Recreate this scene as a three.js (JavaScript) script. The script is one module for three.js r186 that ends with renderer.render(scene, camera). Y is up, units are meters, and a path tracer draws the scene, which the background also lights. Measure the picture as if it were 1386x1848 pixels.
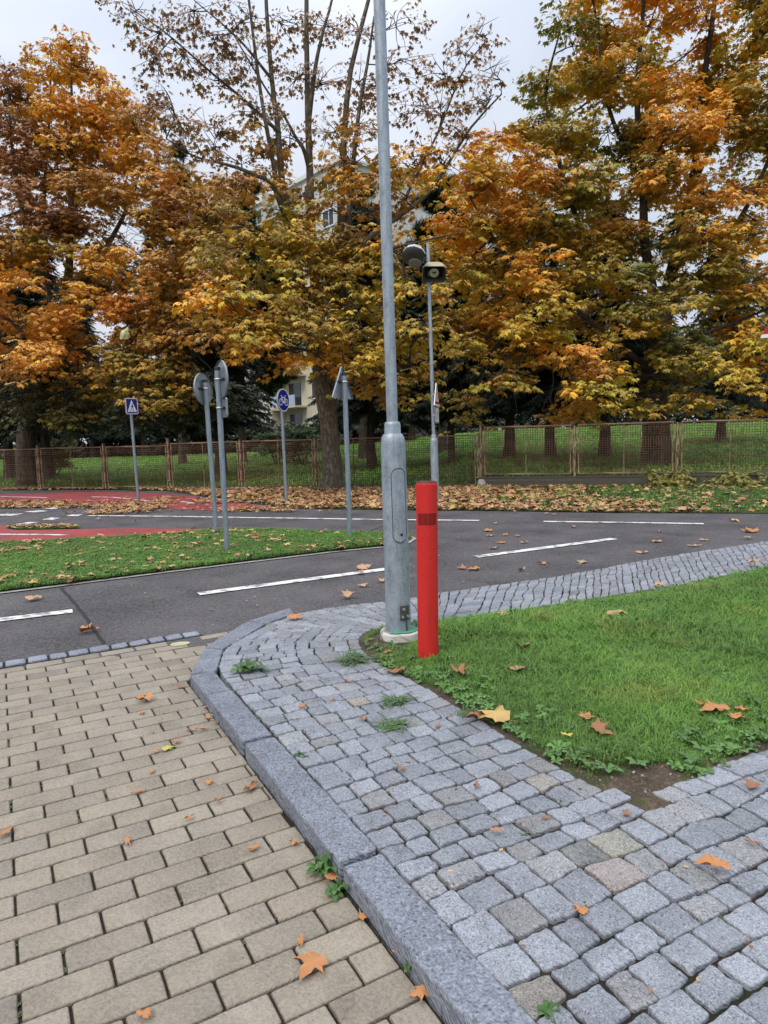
import * as THREE from 'three';
import { mergeGeometries } from 'three/addons/utils/BufferGeometryUtils.js';

// ---------- camera, sky, sun, exposure ----------
const scene = new THREE.Scene();
const camera = new THREE.PerspectiveCamera(73.74, 0.75, 0.05, 1500);
camera.position.set(0, 1.2733, 0);
camera.rotation.order = 'YXZ';
camera.rotation.set(-0.107396, 0, -0.026544);
camera.updateMatrixWorld(true);
const renderer = new THREE.WebGLRenderer({ antialias: true });
renderer.toneMapping = THREE.LinearToneMapping;
renderer.toneMappingExposure = 1.28;
renderer.shadowMap.enabled = true;

// ---------- random numbers and noise ----------
function rng(seed) {
  let a = seed >>> 0;
  return () => { a = (a + 0x6d2b79f5) | 0; let t = Math.imul(a ^ (a >>> 15), 1 | a); t = (t + Math.imul(t ^ (t >>> 7), 61 | t)) ^ t; return ((t ^ (t >>> 14)) >>> 0) / 4294967296; };
}
const hash = (x, y, s) => { let h = (Math.imul(x, 374761393) + Math.imul(y, 668265263) + Math.imul(s, 974634777)) | 0; h = Math.imul(h ^ (h >>> 13), 1274126177); return ((h ^ (h >>> 16)) >>> 0) / 4294967296; };
const wrap = (i, p) => (p ? ((i % p) + p) % p : i);
function vnoise(x, y, s = 0, p = 0) {          // value noise 0..1, periodic when p > 0
  const xi = Math.floor(x), yi = Math.floor(y), fx = x - xi, fy = y - yi, u = fx * fx * (3 - 2 * fx), v = fy * fy * (3 - 2 * fy);
  const x0 = wrap(xi, p), x1 = wrap(xi + 1, p), y0 = wrap(yi, p), y1 = wrap(yi + 1, p);
  const a = hash(x0, y0, s), b = hash(x1, y0, s), c = hash(x0, y1, s), d = hash(x1, y1, s);
  return a + (b - a) * u + (c - a) * v + (a - b - c + d) * u * v;
}
function fbm(x, y, oct = 4, s = 0, p = 0) { let r = 0, a = 0.5, n = 0; for (let i = 0; i < oct; i++) { r += a * vnoise(x, y, s + i * 17, p); n += a; x *= 2; y *= 2; p *= 2; a *= 0.5; } return r / n; }
const lerp = (a, b, t) => a + (b - a) * t, clamp = (x, a = 0, b = 1) => Math.min(b, Math.max(a, x)), smooth = (a, b, x) => { const t = clamp((x - a) / (b - a)); return t * t * (3 - 2 * t); };
const V = (x, y, z) => new THREE.Vector3(x, y, z);

// the overcast sky: a computed equirectangular picture, brighter towards the zenith
{
  const W = 1024, H = 512, d = new Float32Array(W * H * 4);
  for (let r = 0; r < H; r++) for (let c = 0; c < W; c++) {
    const el = ((r + 0.5) / H - 0.5) * Math.PI, az = ((c + 0.5) / W) * Math.PI * 2, y = Math.sin(el);
    const k = 1 / (Math.max(y, 0) + 0.28), dx = Math.cos(el) * Math.cos(az) * k, dz = Math.cos(el) * Math.sin(az) * k;
    const n = fbm(dx * 1.7 + 11, dz * 1.7 + 7, 5, 5), n2 = fbm(dx * 0.8 + 31, dz * 0.8 + 3, 3, 9);
    const cloud = smooth(0.3, 0.7, n * 0.6 + n2 * 0.4);
    let lum = (0.61 + 0.85 * Math.max(y, 0) ** 2) * lerp(0.82, 1.12, cloud);
    if (y < 0) lum *= 0.5;
    const blue = 1 - cloud, o = (r * W + c) * 4;
    d[o] = lum * lerp(0.96, 0.80, blue); d[o + 1] = lum * lerp(0.985, 0.90, blue); d[o + 2] = lum * lerp(1.06, 1.08, blue); d[o + 3] = 1;
  }
  const t = new THREE.DataTexture(d, W, H, THREE.RGBAFormat, THREE.FloatType);
  t.mapping = THREE.EquirectangularReflectionMapping; t.magFilter = t.minFilter = THREE.LinearFilter; t.needsUpdate = true;
  scene.background = t; scene.environment = t;
}
const sun = new THREE.DirectionalLight(0xfff1de, 1.4);
sun.name = 'sun'; sun.position.set(-16, 34, 14); sun.target.position.set(0, 0, -8);
sun.castShadow = true; sun.shadow.radius = 40; sun.shadow.mapSize.set(4096, 4096);
Object.assign(sun.shadow.camera, { left: -35, right: 35, top: 35, bottom: -35, near: 1, far: 120 });
scene.add(sun, sun.target);

// ---------- where a point of the photograph lies ----------
const F = 1232;
function ray(px, py) { return V(px - 693, -(py - 924), -F).divideScalar(F).applyQuaternion(camera.quaternion); }
function gp(px, py, y = 0) { const d = ray(px, py), t = (y - camera.position.y) / d.y; return V(d.x * t, y, d.z * t); }        // on the level y
function W(px, py, z) { const d = ray(px, py), t = z / d.z; return V(d.x * t, camera.position.y + d.y * t, z); }              // on the upright plane z

// ---------- naming ----------
const taken = new Map();
function numbered(n) { const k = taken.get(n) || 0; taken.set(n, k + 1); return k ? `${n}_${String(k).padStart(3, '0')}` : n; }
function tag(o, label, category, group, kind) {
  if (label) o.userData.label = label; if (category) o.userData.category = category; if (group) o.userData.group = group; if (kind) o.userData.kind = kind;
  return o;
}
function thing(name, label, category, pos = V(0, 0, 0), turn = 0, group) {
  const g = new THREE.Group(); g.name = numbered(name); g.position.copy(pos); g.rotation.y = turn; scene.add(g);
  return tag(g, label, category, group);
}
function part(name, geo, mat, parent, kind) {
  const m = new THREE.Mesh(geo, mat); m.name = name; m.castShadow = m.receiveShadow = true; parent.add(m);
  if (kind) m.userData.kind = kind;
  return m;
}
function solo(name, geo, mat, label, category, group) { const m = part(numbered(name), geo, mat, scene); return tag(m, label, category, group); }
function struct(name, geo, mat) { const m = part(numbered(name), geo, mat, scene); m.userData.kind = 'structure'; return m; }
function structGroup(name) { const g = new THREE.Group(); g.name = numbered(name); g.userData.kind = 'structure'; scene.add(g); return g; }
function instanced(name, geo, mat, list, parent, colors) {
  const m = new THREE.InstancedMesh(geo, mat, list.length);
  list.forEach((x, i) => m.setMatrixAt(i, x));
  if (colors) colors.forEach((c, i) => m.setColorAt(i, c));
  m.name = name; m.userData.kind = 'stuff'; m.castShadow = m.receiveShadow = true; parent.add(m);
  return m;
}
const _q = new THREE.Quaternion(), _e = new THREE.Euler(), _s = V(1, 1, 1);
function mat4(p, rx, ry, rz, s = 1, sy = s) { return new THREE.Matrix4().compose(p, _q.setFromEuler(_e.set(rx, ry, rz, 'YXZ')), _s.set(s, sy, s)); }

// ---------- textures ----------
function tex(n, fn, { srgb = true, repeat = 1 } = {}) {
  const d = new Uint8Array(n * n * 4);
  for (let y = 0; y < n; y++) for (let x = 0; x < n; x++) { const c = fn(x / n, y / n, x, y), o = (y * n + x) * 4; d[o] = clamp(c[0]) * 255; d[o + 1] = clamp(c[1]) * 255; d[o + 2] = clamp(c[2]) * 255; d[o + 3] = 255; }
  const t = new THREE.DataTexture(d, n, n); t.wrapS = t.wrapT = THREE.RepeatWrapping; t.magFilter = THREE.LinearFilter; t.minFilter = THREE.LinearMipmapLinearFilter; t.generateMipmaps = true;
  if (srgb) t.colorSpace = THREE.SRGBColorSpace;
  t.repeat.set(repeat, repeat); t.needsUpdate = true; return t;
}
const gray = (v) => [v, v, v];
const s2 = (v) => (v <= 0.0031308 ? v * 12.92 : 1.055 * Math.pow(Math.max(v, 0), 1 / 2.4) - 0.055);   // linear to sRGB
const lin = (r, g, b) => [s2(r), s2(g), s2(b)];
const rc = (r, g, b) => new THREE.Color().setRGB(r, g, b);
const std = (o) => new THREE.MeshStandardMaterial({ roughness: 0.85, ...o });

// speckled granite: factor texture about 1, tile 0.6 m
const graniteTex = tex(512, (u, v, x, y) => {
  const a = hash(x >> 1, y >> 1, 3), b = vnoise(u * 210, v * 210, 8, 210), c = vnoise(u * 60, v * 60, 4, 60), m = fbm(u * 6, v * 6, 3, 2, 6);
  let k = 0.64 - 0.12 * smooth(0.55, 0.7, fbm(u * 4, v * 4, 4, 52, 4)) + 0.24 * (b - 0.5) + 0.24 * (a - 0.5) + 0.12 * (c - 0.5) + 0.24 * (m - 0.5);
  if (b > 0.8) k += 0.2; if (b < 0.2) k -= 0.2;
  return lin(k * 0.98, k, k * 1.02);
}, { repeat: 1 / 0.6 });
const graniteBump = tex(512, (u, v, x, y) => gray(0.5 + 0.5 * (vnoise(u * 120, v * 120, 18, 120) - 0.5) + 0.35 * (fbm(u * 20, v * 20, 3, 12, 20) - 0.5) + 0.3 * (hash(x >> 1, y >> 1, 33) - 0.5)), { srgb: false, repeat: 1 / 0.6 });
const paverTex = tex(512, (u, v, x, y) => {
  const a = hash(x, y, 3) - 0.5, b = vnoise(u * 120, v * 120, 8, 120) - 0.5, m = fbm(u * 5, v * 5, 4, 2, 5) - 0.5;
  let k = 0.8 + 0.16 * a + 0.26 * b + 0.4 * m - 0.1 * smooth(0.56, 0.72, fbm(u * 3, v * 3, 4, 42, 3)); if (hash(x >> 1, y >> 1, 71) > 0.988) k -= 0.3; if (hash(x >> 1, y >> 1, 72) > 0.99) k += 0.2;
  return lin(k, k * 0.99, k * 0.975);
}, { repeat: 1 / 0.7 });
const paverBump = tex(512, (u, v, x, y) => gray(0.5 + 0.5 * (vnoise(u * 110, v * 110, 28, 110) - 0.5) + 0.4 * (hash(x, y, 55) - 0.5) + 0.3 * (fbm(u * 14, v * 14, 3, 7, 14) - 0.5)), { srgb: false, repeat: 1 / 0.7 });
const asphaltTex = tex(1024, (u, v, x, y) => {
  const a = hash(x, y, 5) - 0.5, b = vnoise(u * 220, v * 220, 6, 220), m = fbm(u * 5, v * 5, 5, 9, 5) - 0.5, w = fbm(u * 2, v * 12, 3, 4, 0) - 0.5;
  let k = 0.62 + 0.5 * (b - 0.5) + 0.4 * a + 0.8 * m; if (vnoise(u * 300, v * 300, 46, 300) > 0.86) k += 0.55; if (vnoise(u * 260, v * 260, 47, 260) < 0.14) k -= 0.3;
  return lin(k * 1.0, k * 0.975, k * 0.99);
}, { repeat: 1 / 2.6 });
const asphaltBump = tex(512, (u, v, x, y) => gray(0.5 + 0.6 * (vnoise(u * 180, v * 180, 16, 180) - 0.5) + 0.4 * (hash(x, y, 15) - 0.5)), { srgb: false, repeat: 1 / 1.3 });
const soilTex = tex(512, (u, v, x, y) => {
  const m = fbm(u * 8, v * 8, 5, 3, 8), a = hash(x >> 1, y >> 1, 8) - 0.5, g = smooth(0.5, 0.66, fbm(u * 11, v * 11, 4, 77, 11));
  const cl = vnoise(u * 60, v * 60, 81, 60), k = 0.7 + 0.9 * (m - 0.5) + 0.4 * a + (cl > 0.75 ? 0.35 : 0);
  return lin(lerp(0.12, 0.07, g) * k, lerp(0.088, 0.085, g) * k, lerp(0.06, 0.03, g) * k);
}, { repeat: 1 / 1.0 });
const turfTex = tex(512, (u, v, x, y) => {
  const m = fbm(u * 9, v * 9, 5, 13, 9), a = hash(x, y, 9) - 0.5, k = 0.75 + 1.0 * (m - 0.5) + 0.5 * a;
  return lin(0.075 * k, 0.14 * k, 0.026 * k);
}, { repeat: 1 / 1.6 });
const galvTex = tex(512, (u, v, x, y) => {
  const m = fbm(u * 10, v * 10, 4, 3, 10), st = fbm(u * 40, v * 3, 3, 23, 0), sp = vnoise(u * 70, v * 70, 5, 70);
  const k = 0.82 + 0.5 * (m - 0.5) + 0.26 * (st - 0.5) + 0.24 * (sp - 0.5);
  return lin(k * 0.95, k, k * 1.05);
});
const barkTex = tex(512, (u, v, x, y) => {
  const w = fbm(u * 6, v * 6, 3, 2, 6) * 0.6, r = Math.abs(vnoise(u * 26 + w * 4, v * 7, 4, 0) - 0.5) * 2, k = 0.35 + 0.75 * r + 0.3 * (fbm(u * 40, v * 40, 3, 9, 40) - 0.5);
  return lin(k, k * 0.97, k * 0.92);
});
const barkBump = tex(512, (u, v) => { const w = fbm(u * 6, v * 6, 3, 2, 6) * 0.6; return gray(Math.abs(vnoise(u * 26 + w * 4, v * 7, 4, 0) - 0.5) * 2); }, { srgb: false });
const rustTex = tex(256, (u, v) => { const r = smooth(0.42, 0.56, fbm(u * 5, v * 9, 5, 41, 0)), k = 0.85 + 0.4 * (fbm(u * 20, v * 20, 3, 6, 20) - 0.5); return lin(lerp(0.40, 0.11, r) * k, lerp(0.29, 0.045, r) * k, lerp(0.19, 0.028, r) * k); });
const wornTex = tex(512, (u, v) => { const r = smooth(0.5, 0.7, fbm(u * 18, v * 18, 5, 61, 18)), k = 0.9 + 0.3 * (fbm(u * 5, v * 5, 3, 3, 5) - 0.5); return lin(lerp(0.8, 0.3, r) * k, lerp(0.8, 0.3, r) * k, lerp(0.79, 0.3, r) * k); }, { repeat: 1 / 1.2 });
const redTex = tex(512, (u, v, x, y) => { const r = smooth(0.55, 0.75, fbm(u * 9, v * 9, 5, 66, 9)), k = 0.85 + 0.5 * (fbm(u * 4, v * 4, 3, 3, 4) - 0.5) + 0.2 * (hash(x, y, 2) - 0.5); return lin(lerp(0.36, 0.25, r) * k, lerp(0.062, 0.07, r) * k, lerp(0.062, 0.07, r) * k); }, { repeat: 1 / 2 });
const wallTex = tex(256, (u, v) => { const k = 0.92 + 0.2 * (fbm(u * 6, v * 6, 4, 3, 6) - 0.5) + 0.12 * (fbm(u * 30, v * 3, 3, 8, 0) - 0.5); return lin(k, k, k); }, { repeat: 1 / 6 });

const coarse = (t) => { const c = t.clone(); c.repeat.set(1 / 1.05, 1 / 1.05); c.needsUpdate = true; return c; };
const scuffTex = tex(512, (u, v) => { const a = fbm(u * 8, v * 6, 5, 5, 0), sc = smooth(0.62, 0.72, fbm(u * 30, v * 90, 3, 15, 0)), dirt = smooth(0.55, 0.72, fbm(u * 14, v * 16, 4, 25, 0)) * smooth(0.22, 0.02, v); const k = 0.88 + 0.24 * (a - 0.3); return lin(lerp(k, 1.1, sc * 0.3) * (1 - 0.55 * dirt), lerp(k, 3.5, sc * 0.35 + dirt * 0.5), lerp(k, 4, sc * 0.35 + dirt * 0.4)); });
const scuffRough = tex(256, (u, v) => { const r = 0.40 + 0.25 * fbm(u * 10, v * 24, 4, 35, 0) + 0.25 * smooth(0.5, 0.7, fbm(u * 24, v * 70, 3, 15, 0)); return gray(r); }, { srgb: false });
const M = {
  granite: std({ map: graniteTex, bumpMap: graniteBump, bumpScale: 0.0035, vertexColors: true, roughness: 0.78 }),
  kerb: std({ map: coarse(graniteTex), bumpMap: coarse(graniteBump), bumpScale: 0.009, vertexColors: true, roughness: 0.8 }),
  asphalt: std({ map: asphaltTex, bumpMap: asphaltBump, bumpScale: 0.004, color: rc(0.138, 0.133, 0.138), roughness: 0.88 }),
  tar: std({ color: rc(0.018, 0.018, 0.02), roughness: 0.7 }),
  line: std({ map: wornTex, roughness: 0.8, bumpMap: asphaltBump, bumpScale: 0.002 }),
  red: std({ map: redTex, roughness: 0.88, bumpMap: asphaltBump, bumpScale: 0.003 }),
  soil: std({ map: soilTex, roughness: 1, bumpMap: graniteBump, bumpScale: 0.01 }),
  joint: std({ map: soilTex, color: rc(0.30, 0.29, 0.26), roughness: 1, bumpMap: graniteBump, bumpScale: 0.006 }),
  turf: std({ map: turfTex, roughness: 1, bumpMap: graniteBump, bumpScale: 0.02 }),
  galv: std({ map: galvTex, color: rc(0.40, 0.445, 0.49), roughness: 0.5, metalness: 0.35 }),
  pole: std({ map: galvTex, color: rc(0.30, 0.345, 0.385), roughness: 0.5, metalness: 0.3 }),
  signBack: std({ map: galvTex, color: rc(0.36, 0.385, 0.40), roughness: 0.42, metalness: 0.5 }),
  steel: std({ color: rc(0.6, 0.62, 0.64), roughness: 0.35, metalness: 0.7 }),
  black: std({ color: rc(0.012, 0.012, 0.014), roughness: 0.5 }),
  dark: std({ color: rc(0.05, 0.05, 0.055), roughness: 0.6 }),
  plateMetal: std({ map: galvTex, color: rc(0.14, 0.14, 0.14), roughness: 0.5, metalness: 0.5 }),
  red_plastic: std({ map: scuffTex, roughnessMap: scuffRough, color: rc(0.62, 0.016, 0.012), roughness: 1 }),
  redBand: std({ color: rc(0.20, 0.012, 0.012), roughness: 0.25 }),
  concrete: std({ map: paverTex, bumpMap: paverBump, bumpScale: 0.004, color: rc(0.5, 0.48, 0.44), roughness: 0.95 }),
  oldConcrete: std({ map: paverTex, bumpMap: paverBump, bumpScale: 0.01, color: rc(0.13, 0.12, 0.10), roughness: 1 }),
  greenPaint: std({ color: rc(0.10, 0.42, 0.27), roughness: 0.6, map: paverTex }),
  rusty: std({ map: rustTex, roughness: 0.85 }),
  wire: std({ map: rustTex, color: rc(0.8, 0.74, 0.7), roughness: 0.8 }),
  bark: std({ map: barkTex, bumpMap: barkBump, bumpScale: 0.03, color: rc(0.25, 0.215, 0.165), roughness: 1 }),
  barkDark: std({ map: barkTex, bumpMap: barkBump, bumpScale: 0.02, color: rc(0.105, 0.085, 0.068), roughness: 1 }),
  twig: std({ color: rc(0.055, 0.045, 0.036), roughness: 1 }),
  leaf: new THREE.MeshPhysicalMaterial({ vertexColors: true, roughness: 0.75, transmission: 0.35, thickness: 0, side: THREE.DoubleSide }),
  litter: std({ vertexColors: true, roughness: 0.8, side: THREE.DoubleSide }),
  needle: std({ vertexColors: true, roughness: 0.8, side: THREE.DoubleSide }),
  grass: new THREE.MeshPhysicalMaterial({ vertexColors: true, roughness: 0.7, transmission: 0.3, thickness: 0, side: THREE.DoubleSide }),
  cream: std({ map: wallTex, color: rc(0.66, 0.61, 0.47), roughness: 0.9 }),
  grayWall: std({ map: wallTex, color: rc(0.62, 0.62, 0.58), roughness: 0.9 }),
  whiteTrim: std({ color: rc(0.72, 0.73, 0.74), roughness: 0.7 }),
  blueTrim: std({ color: rc(0.42, 0.5, 0.62), roughness: 0.7 }),
  pane: std({ color: rc(0.04, 0.05, 0.06), roughness: 0.08, metalness: 0.2 }),
  horn: std({ color: rc(0.40, 0.375, 0.25), roughness: 0.7 }),
  lampShell: std({ color: rc(0.50, 0.50, 0.55), roughness: 0.45 }),
  lampGlass: new THREE.MeshPhysicalMaterial({ color: rc(0.30, 0.27, 0.24), roughness: 0.25, transmission: 0.35, thickness: 0 }),
  paleYellow: std({ map: paverTex, color: rc(0.62, 0.62, 0.36), roughness: 0.8 }),
};
const PAVER = [[0.36, 0.318, 0.257], [0.345, 0.303, 0.243], [0.378, 0.335, 0.268], [0.35, 0.308, 0.25], [0.325, 0.29, 0.238], [0.348, 0.302, 0.24], [0.366, 0.328, 0.27], [0.335, 0.30, 0.25]].map((c) => std({ map: paverTex, bumpMap: paverBump, bumpScale: 0.0035, color: rc(...c), roughness: 0.92 }));

// ---------- geometry helpers ----------
function paint(geo, r, g, b) { const n = geo.attributes.position.count, a = new Float32Array(n * 3); for (let i = 0; i < n; i++) { a[i * 3] = r; a[i * 3 + 1] = g; a[i * 3 + 2] = b; } geo.setAttribute('color', new THREE.BufferAttribute(a, 3)); return geo; }
function raw(pos, idx, uv, col) {
  const g = new THREE.BufferGeometry(); g.setAttribute('position', new THREE.Float32BufferAttribute(pos, 3)); g.setIndex(idx);
  if (uv) g.setAttribute('uv', new THREE.Float32BufferAttribute(uv, 2)); if (col) g.setAttribute('color', new THREE.Float32BufferAttribute(col, 3));
  g.computeVertexNormals(); return g;
}
function area(P) { let a = 0; for (let i = 0; i < P.length; i++) { const p = P[i], q = P[(i + 1) % P.length]; a += p[0] * q[1] - q[0] * p[1]; } return a / 2; }
function ccw(P) { return area(P) < 0 ? P.slice().reverse() : P; }
function inset(P, d) {                          // P counter-clockwise [x, z]; corners move inwards along their mitre
  const n = P.length, out = [];
  for (let i = 0; i < n; i++) {
    const a = P[(i + n - 1) % n], b = P[i], c = P[(i + 1) % n];
    let e1 = [b[0] - a[0], b[1] - a[1]], e2 = [c[0] - b[0], c[1] - b[1]]; const l1 = Math.hypot(...e1) || 1e-6, l2 = Math.hypot(...e2) || 1e-6;
    const n1 = [-e1[1] / l1, e1[0] / l1], n2 = [-e2[1] / l2, e2[0] / l2], k = Math.max(0.4, 1 + n1[0] * n2[0] + n1[1] * n2[1]);
    out.push([b[0] + (d * (n1[0] + n2[0])) / k, b[1] + (d * (n1[1] + n2[1])) / k]);
  }
  return out;
}
function shrinkIn(P, d) {                        // moves the outline inwards in the frame of its longest side; never folds over
  const n = P.length; let best = 0, ux = 1, uz = 0, cx = 0, cz = 0;
  for (let i = 0; i < n; i++) { const a = P[i], b = P[(i + 2) % n], L = Math.hypot(b[0] - a[0], b[1] - a[1]); if (L > best) { best = L; ux = (b[0] - a[0]) / L; uz = (b[1] - a[1]) / L; } cx += a[0] / n; cz += a[1] / n; }
  let hu = 0, hv = 0; const Q = P.map(([x, z]) => { const u = (x - cx) * ux + (z - cz) * uz, v = -(x - cx) * uz + (z - cz) * ux; hu = Math.max(hu, Math.abs(u)); hv = Math.max(hv, Math.abs(v)); return [u, v]; });
  const fu = Math.max(0.3, 1 - d / hu), fv = Math.max(0.3, 1 - d / hv);
  return Q.map(([u, v]) => [cx + u * fu * ux - v * fv * uz, cz + u * fu * uz + v * fv * ux]);
}
function roughOutline(P, step, cut, amp, rnd) {  // rounds the corners a little and breaks the edges up
  const out = [], n = P.length;
  for (let i = 0; i < n; i++) {
    const a = P[i], b = P[(i + 1) % n], L = Math.hypot(b[0] - a[0], b[1] - a[1]); if (L < 1e-4) continue;
    const c = Math.min(cut * (0.7 + 0.6 * rnd()), L * 0.3) / L, m = Math.max(1, Math.round(L / step));
    for (let k = 0; k <= m; k++) {
      const t = lerp(c, 1 - c, k / m), j = k === 0 || k === m ? 0.6 : 1, o = (rnd() - 0.5) * 2 * amp * j;
      out.push([lerp(a[0], b[0], t) - ((b[1] - a[1]) / L) * o, lerp(a[1], b[1], t) + ((b[0] - a[0]) / L) * o]);
    }
  }
  return out;
}
// a laid stone: top face, rounded arris, sides; P is counter-clockwise in (x, z), top(x, z) its height
function stone(P, top, depth, bevel, crown = 0, col = null, uvOff = [0, 0]) {
  const n = P.length, rings = [[shrinkIn(P, bevel * 1.7), 0.0], [shrinkIn(P, bevel * 0.6), -bevel * 0.3], [P, -bevel * 1.15], [P, -depth]], pos = [], uv = [], idx = [];
  let cx = 0, cz = 0; for (const p of P) { cx += p[0] / n; cz += p[1] / n; }
  const put = (x, y, z) => { pos.push(x, y, z); uv.push(x + y * 1.35 + uvOff[0], z + y * 0.41 + uvOff[1]); };
  put(cx, top(cx, cz) + crown, cz);
  for (const [R, dy] of rings) for (const p of R) put(p[0], top(p[0], p[1]) + dy, p[1]);
  for (let i = 0; i < n; i++) { const j = (i + 1) % n; idx.push(0, 1 + j, 1 + i); }
  for (let r = 0; r < 3; r++) for (let i = 0; i < n; i++) { const j = (i + 1) % n, a = 1 + r * n + i, b = 1 + r * n + j, c = a + n, d = b + n; idx.push(a, b, c, b, d, c); }
  const g = raw(pos, idx, uv); if (col) paint(g, ...col); return g;
}
function sheet(P, y, uvScale = 1) {              // a flat sheet over the outline P [x, z]
  const s = new THREE.Shape(P.map((p) => new THREE.Vector2(p[0], -p[1]))), g = new THREE.ShapeGeometry(s); g.rotateX(-Math.PI / 2); g.translate(0, y, 0);
  const p = g.attributes.position, uv = new Float32Array(p.count * 2); for (let i = 0; i < p.count; i++) { uv[i * 2] = p.getX(i) * uvScale; uv[i * 2 + 1] = p.getZ(i) * uvScale; }
  g.setAttribute('uv', new THREE.BufferAttribute(uv, 2));
  const nn = g.attributes.normal; for (let i = 0; i < nn.count; i++) nn.setXYZ(i, 0, 1, 0);
  return g;
}
const px2 = (list, y = 0) => list.map(([a, b]) => { const p = gp(a, b, y); return [p.x, p.z]; });
function inside(P, x, z) { let r = false; for (let i = 0, j = P.length - 1; i < P.length; j = i++) { const a = P[i], b = P[j]; if ((a[1] > z) !== (b[1] > z) && x < ((b[0] - a[0]) * (z - a[1])) / (b[1] - a[1]) + a[0]) r = !r; } return r; }
function edgeDist(P, x, z) { let m = 1e9; for (let i = 0; i < P.length; i++) { const a = P[i], b = P[(i + 1) % P.length], dx = b[0] - a[0], dz = b[1] - a[1], t = clamp(((x - a[0]) * dx + (z - a[1]) * dz) / (dx * dx + dz * dz + 1e-9)); m = Math.min(m, Math.hypot(x - a[0] - dx * t, z - a[1] - dz * t)); } return m; }
function clipHalf(P, a, b) {                      // keeps the side to the left of a -> b, in (x, z) seen with z downwards
  const out = [], s = (p) => (b[0] - a[0]) * (p[1] - a[1]) - (b[1] - a[1]) * (p[0] - a[0]);
  for (let i = 0; i < P.length; i++) { const p = P[i], q = P[(i + 1) % P.length], sp = s(p), sq = s(q); if (sp >= 0) out.push(p); if ((sp >= 0) !== (sq >= 0)) { const t = sp / (sp - sq); out.push([lerp(p[0], q[0], t), lerp(p[1], q[1], t)]); } }
  return out;
}
function tube(pts, radii, seg = 8, uvl = 1, caps = true) {   // a tapering tube through points
  const pos = [], uv = [], idx = [], n = pts.length, N = V(0, 0, 0), B = V(0, 0, 0), T = V(0, 0, 0); let len = 0, prev = null;
  for (let i = 0; i < n; i++) {
    T.subVectors(pts[Math.min(n - 1, i + 1)], pts[Math.max(0, i - 1)]).normalize();
    if (!prev) N.set(1, 0, 0).addScaledVector(T, -T.x); else N.copy(prev).addScaledVector(T, -prev.dot(T));
    if (N.lengthSq() < 1e-6) N.set(0, 0, 1).addScaledVector(T, -T.z); N.normalize(); prev = N.clone(); B.crossVectors(T, N);
    if (i) len += pts[i].distanceTo(pts[i - 1]);
    for (let k = 0; k <= seg; k++) { const a = (k / seg) * Math.PI * 2, c = Math.cos(a) * radii[i], s = Math.sin(a) * radii[i]; pos.push(pts[i].x + N.x * c + B.x * s, pts[i].y + N.y * c + B.y * s, pts[i].z + N.z * c + B.z * s); uv.push((k / seg) * uvl, len); }
  }
  for (let i = 0; i < n - 1; i++) for (let k = 0; k < seg; k++) { const a = i * (seg + 1) + k, b = a + 1, c = a + seg + 1, d = c + 1; idx.push(a, b, c, b, d, c); }
  if (caps) { const c0 = pos.length / 3; pos.push(pts[n - 1].x, pts[n - 1].y, pts[n - 1].z); uv.push(0.5, len); const o = (n - 1) * (seg + 1); for (let k = 0; k < seg; k++) idx.push(o + k, o + k + 1, c0); }
  return raw(pos, idx, uv);
}
function curve(pts, n) { const c = new THREE.CatmullRomCurve3(pts, false, 'catmullrom', 0.5); return c.getPoints(n); }
function lathe(profile, seg = 32) { return new THREE.LatheGeometry(profile.map((p) => new THREE.Vector2(p[0], p[1])), seg); }
function box(w, h, d, x = 0, y = 0, z = 0) { const g = new THREE.BoxGeometry(w, h, d); g.translate(x, y, z); return g; }
const merge = (l) => mergeGeometries(l.map((g) => { for (const k of Object.keys(g.attributes)) if (!['position', 'normal', 'uv', 'color'].includes(k)) g.deleteAttribute(k); return g.index ? g : g.setIndex([...Array(g.attributes.position.count).keys()]); }));
function canvasTex(w, h, draw) { const c = document.createElement('canvas'); c.width = w; c.height = h; draw(c.getContext('2d'), w, h); const t = new THREE.CanvasTexture(c); t.colorSpace = THREE.SRGBColorSpace; return t; }

// ---------- terrain ----------
const fenceZ = (x) => -17.6 + 0.285 * x;
function groundY(x, z) {
  const d = fenceZ(x) - z; if (d < 0) return lerp(-0.05, x > 2.6 ? -0.01 : -0.01, smooth(-5, 0, d));
  const slope = clamp(0.027 + 0.0013 * x, 0.012, 0.04), base = 0.22 * smooth(2.2, 2.8, x);
  return lerp(-0.01, base, smooth(0, 0.3, d)) + slope * (d < 30 ? d : 30 + 8 * (1 - Math.exp(-(d - 30) / 8))) + 0.05 * (fbm(x * 0.3, z * 0.3, 3, 4) - 0.5) * smooth(0, 2, d);
}
{
  const xs = [], zs = [];
  for (let i = 0; i <= 90; i++) { const t = (i / 90) * 2 - 1; xs.push(Math.sign(t) * (22 * Math.abs(t) + 380 * Math.pow(Math.abs(t), 6))); }
  for (let i = 0; i <= 110; i++) { const t = i / 110; zs.push(t < 0.08 ? lerp(250, 6, t / 0.08) : t < 0.8 ? lerp(6, -48, (t - 0.08) / 0.72) : lerp(-48, -420, Math.pow((t - 0.8) / 0.2, 2))); }
  const pos = [], uv = [], idx = [], nx = xs.length;
  zs.forEach((z) => xs.forEach((x) => { pos.push(x, groundY(x, z), z); uv.push(x, z); }));
  for (let j = 0; j < zs.length - 1; j++) for (let i = 0; i < nx - 1; i++) { const a = j * nx + i, b = a + 1, c = a + nx, d = c + 1; idx.push(a, b, c, b, d, c); }
  struct('ground', raw(pos, idx, uv), M.turf);
}

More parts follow.
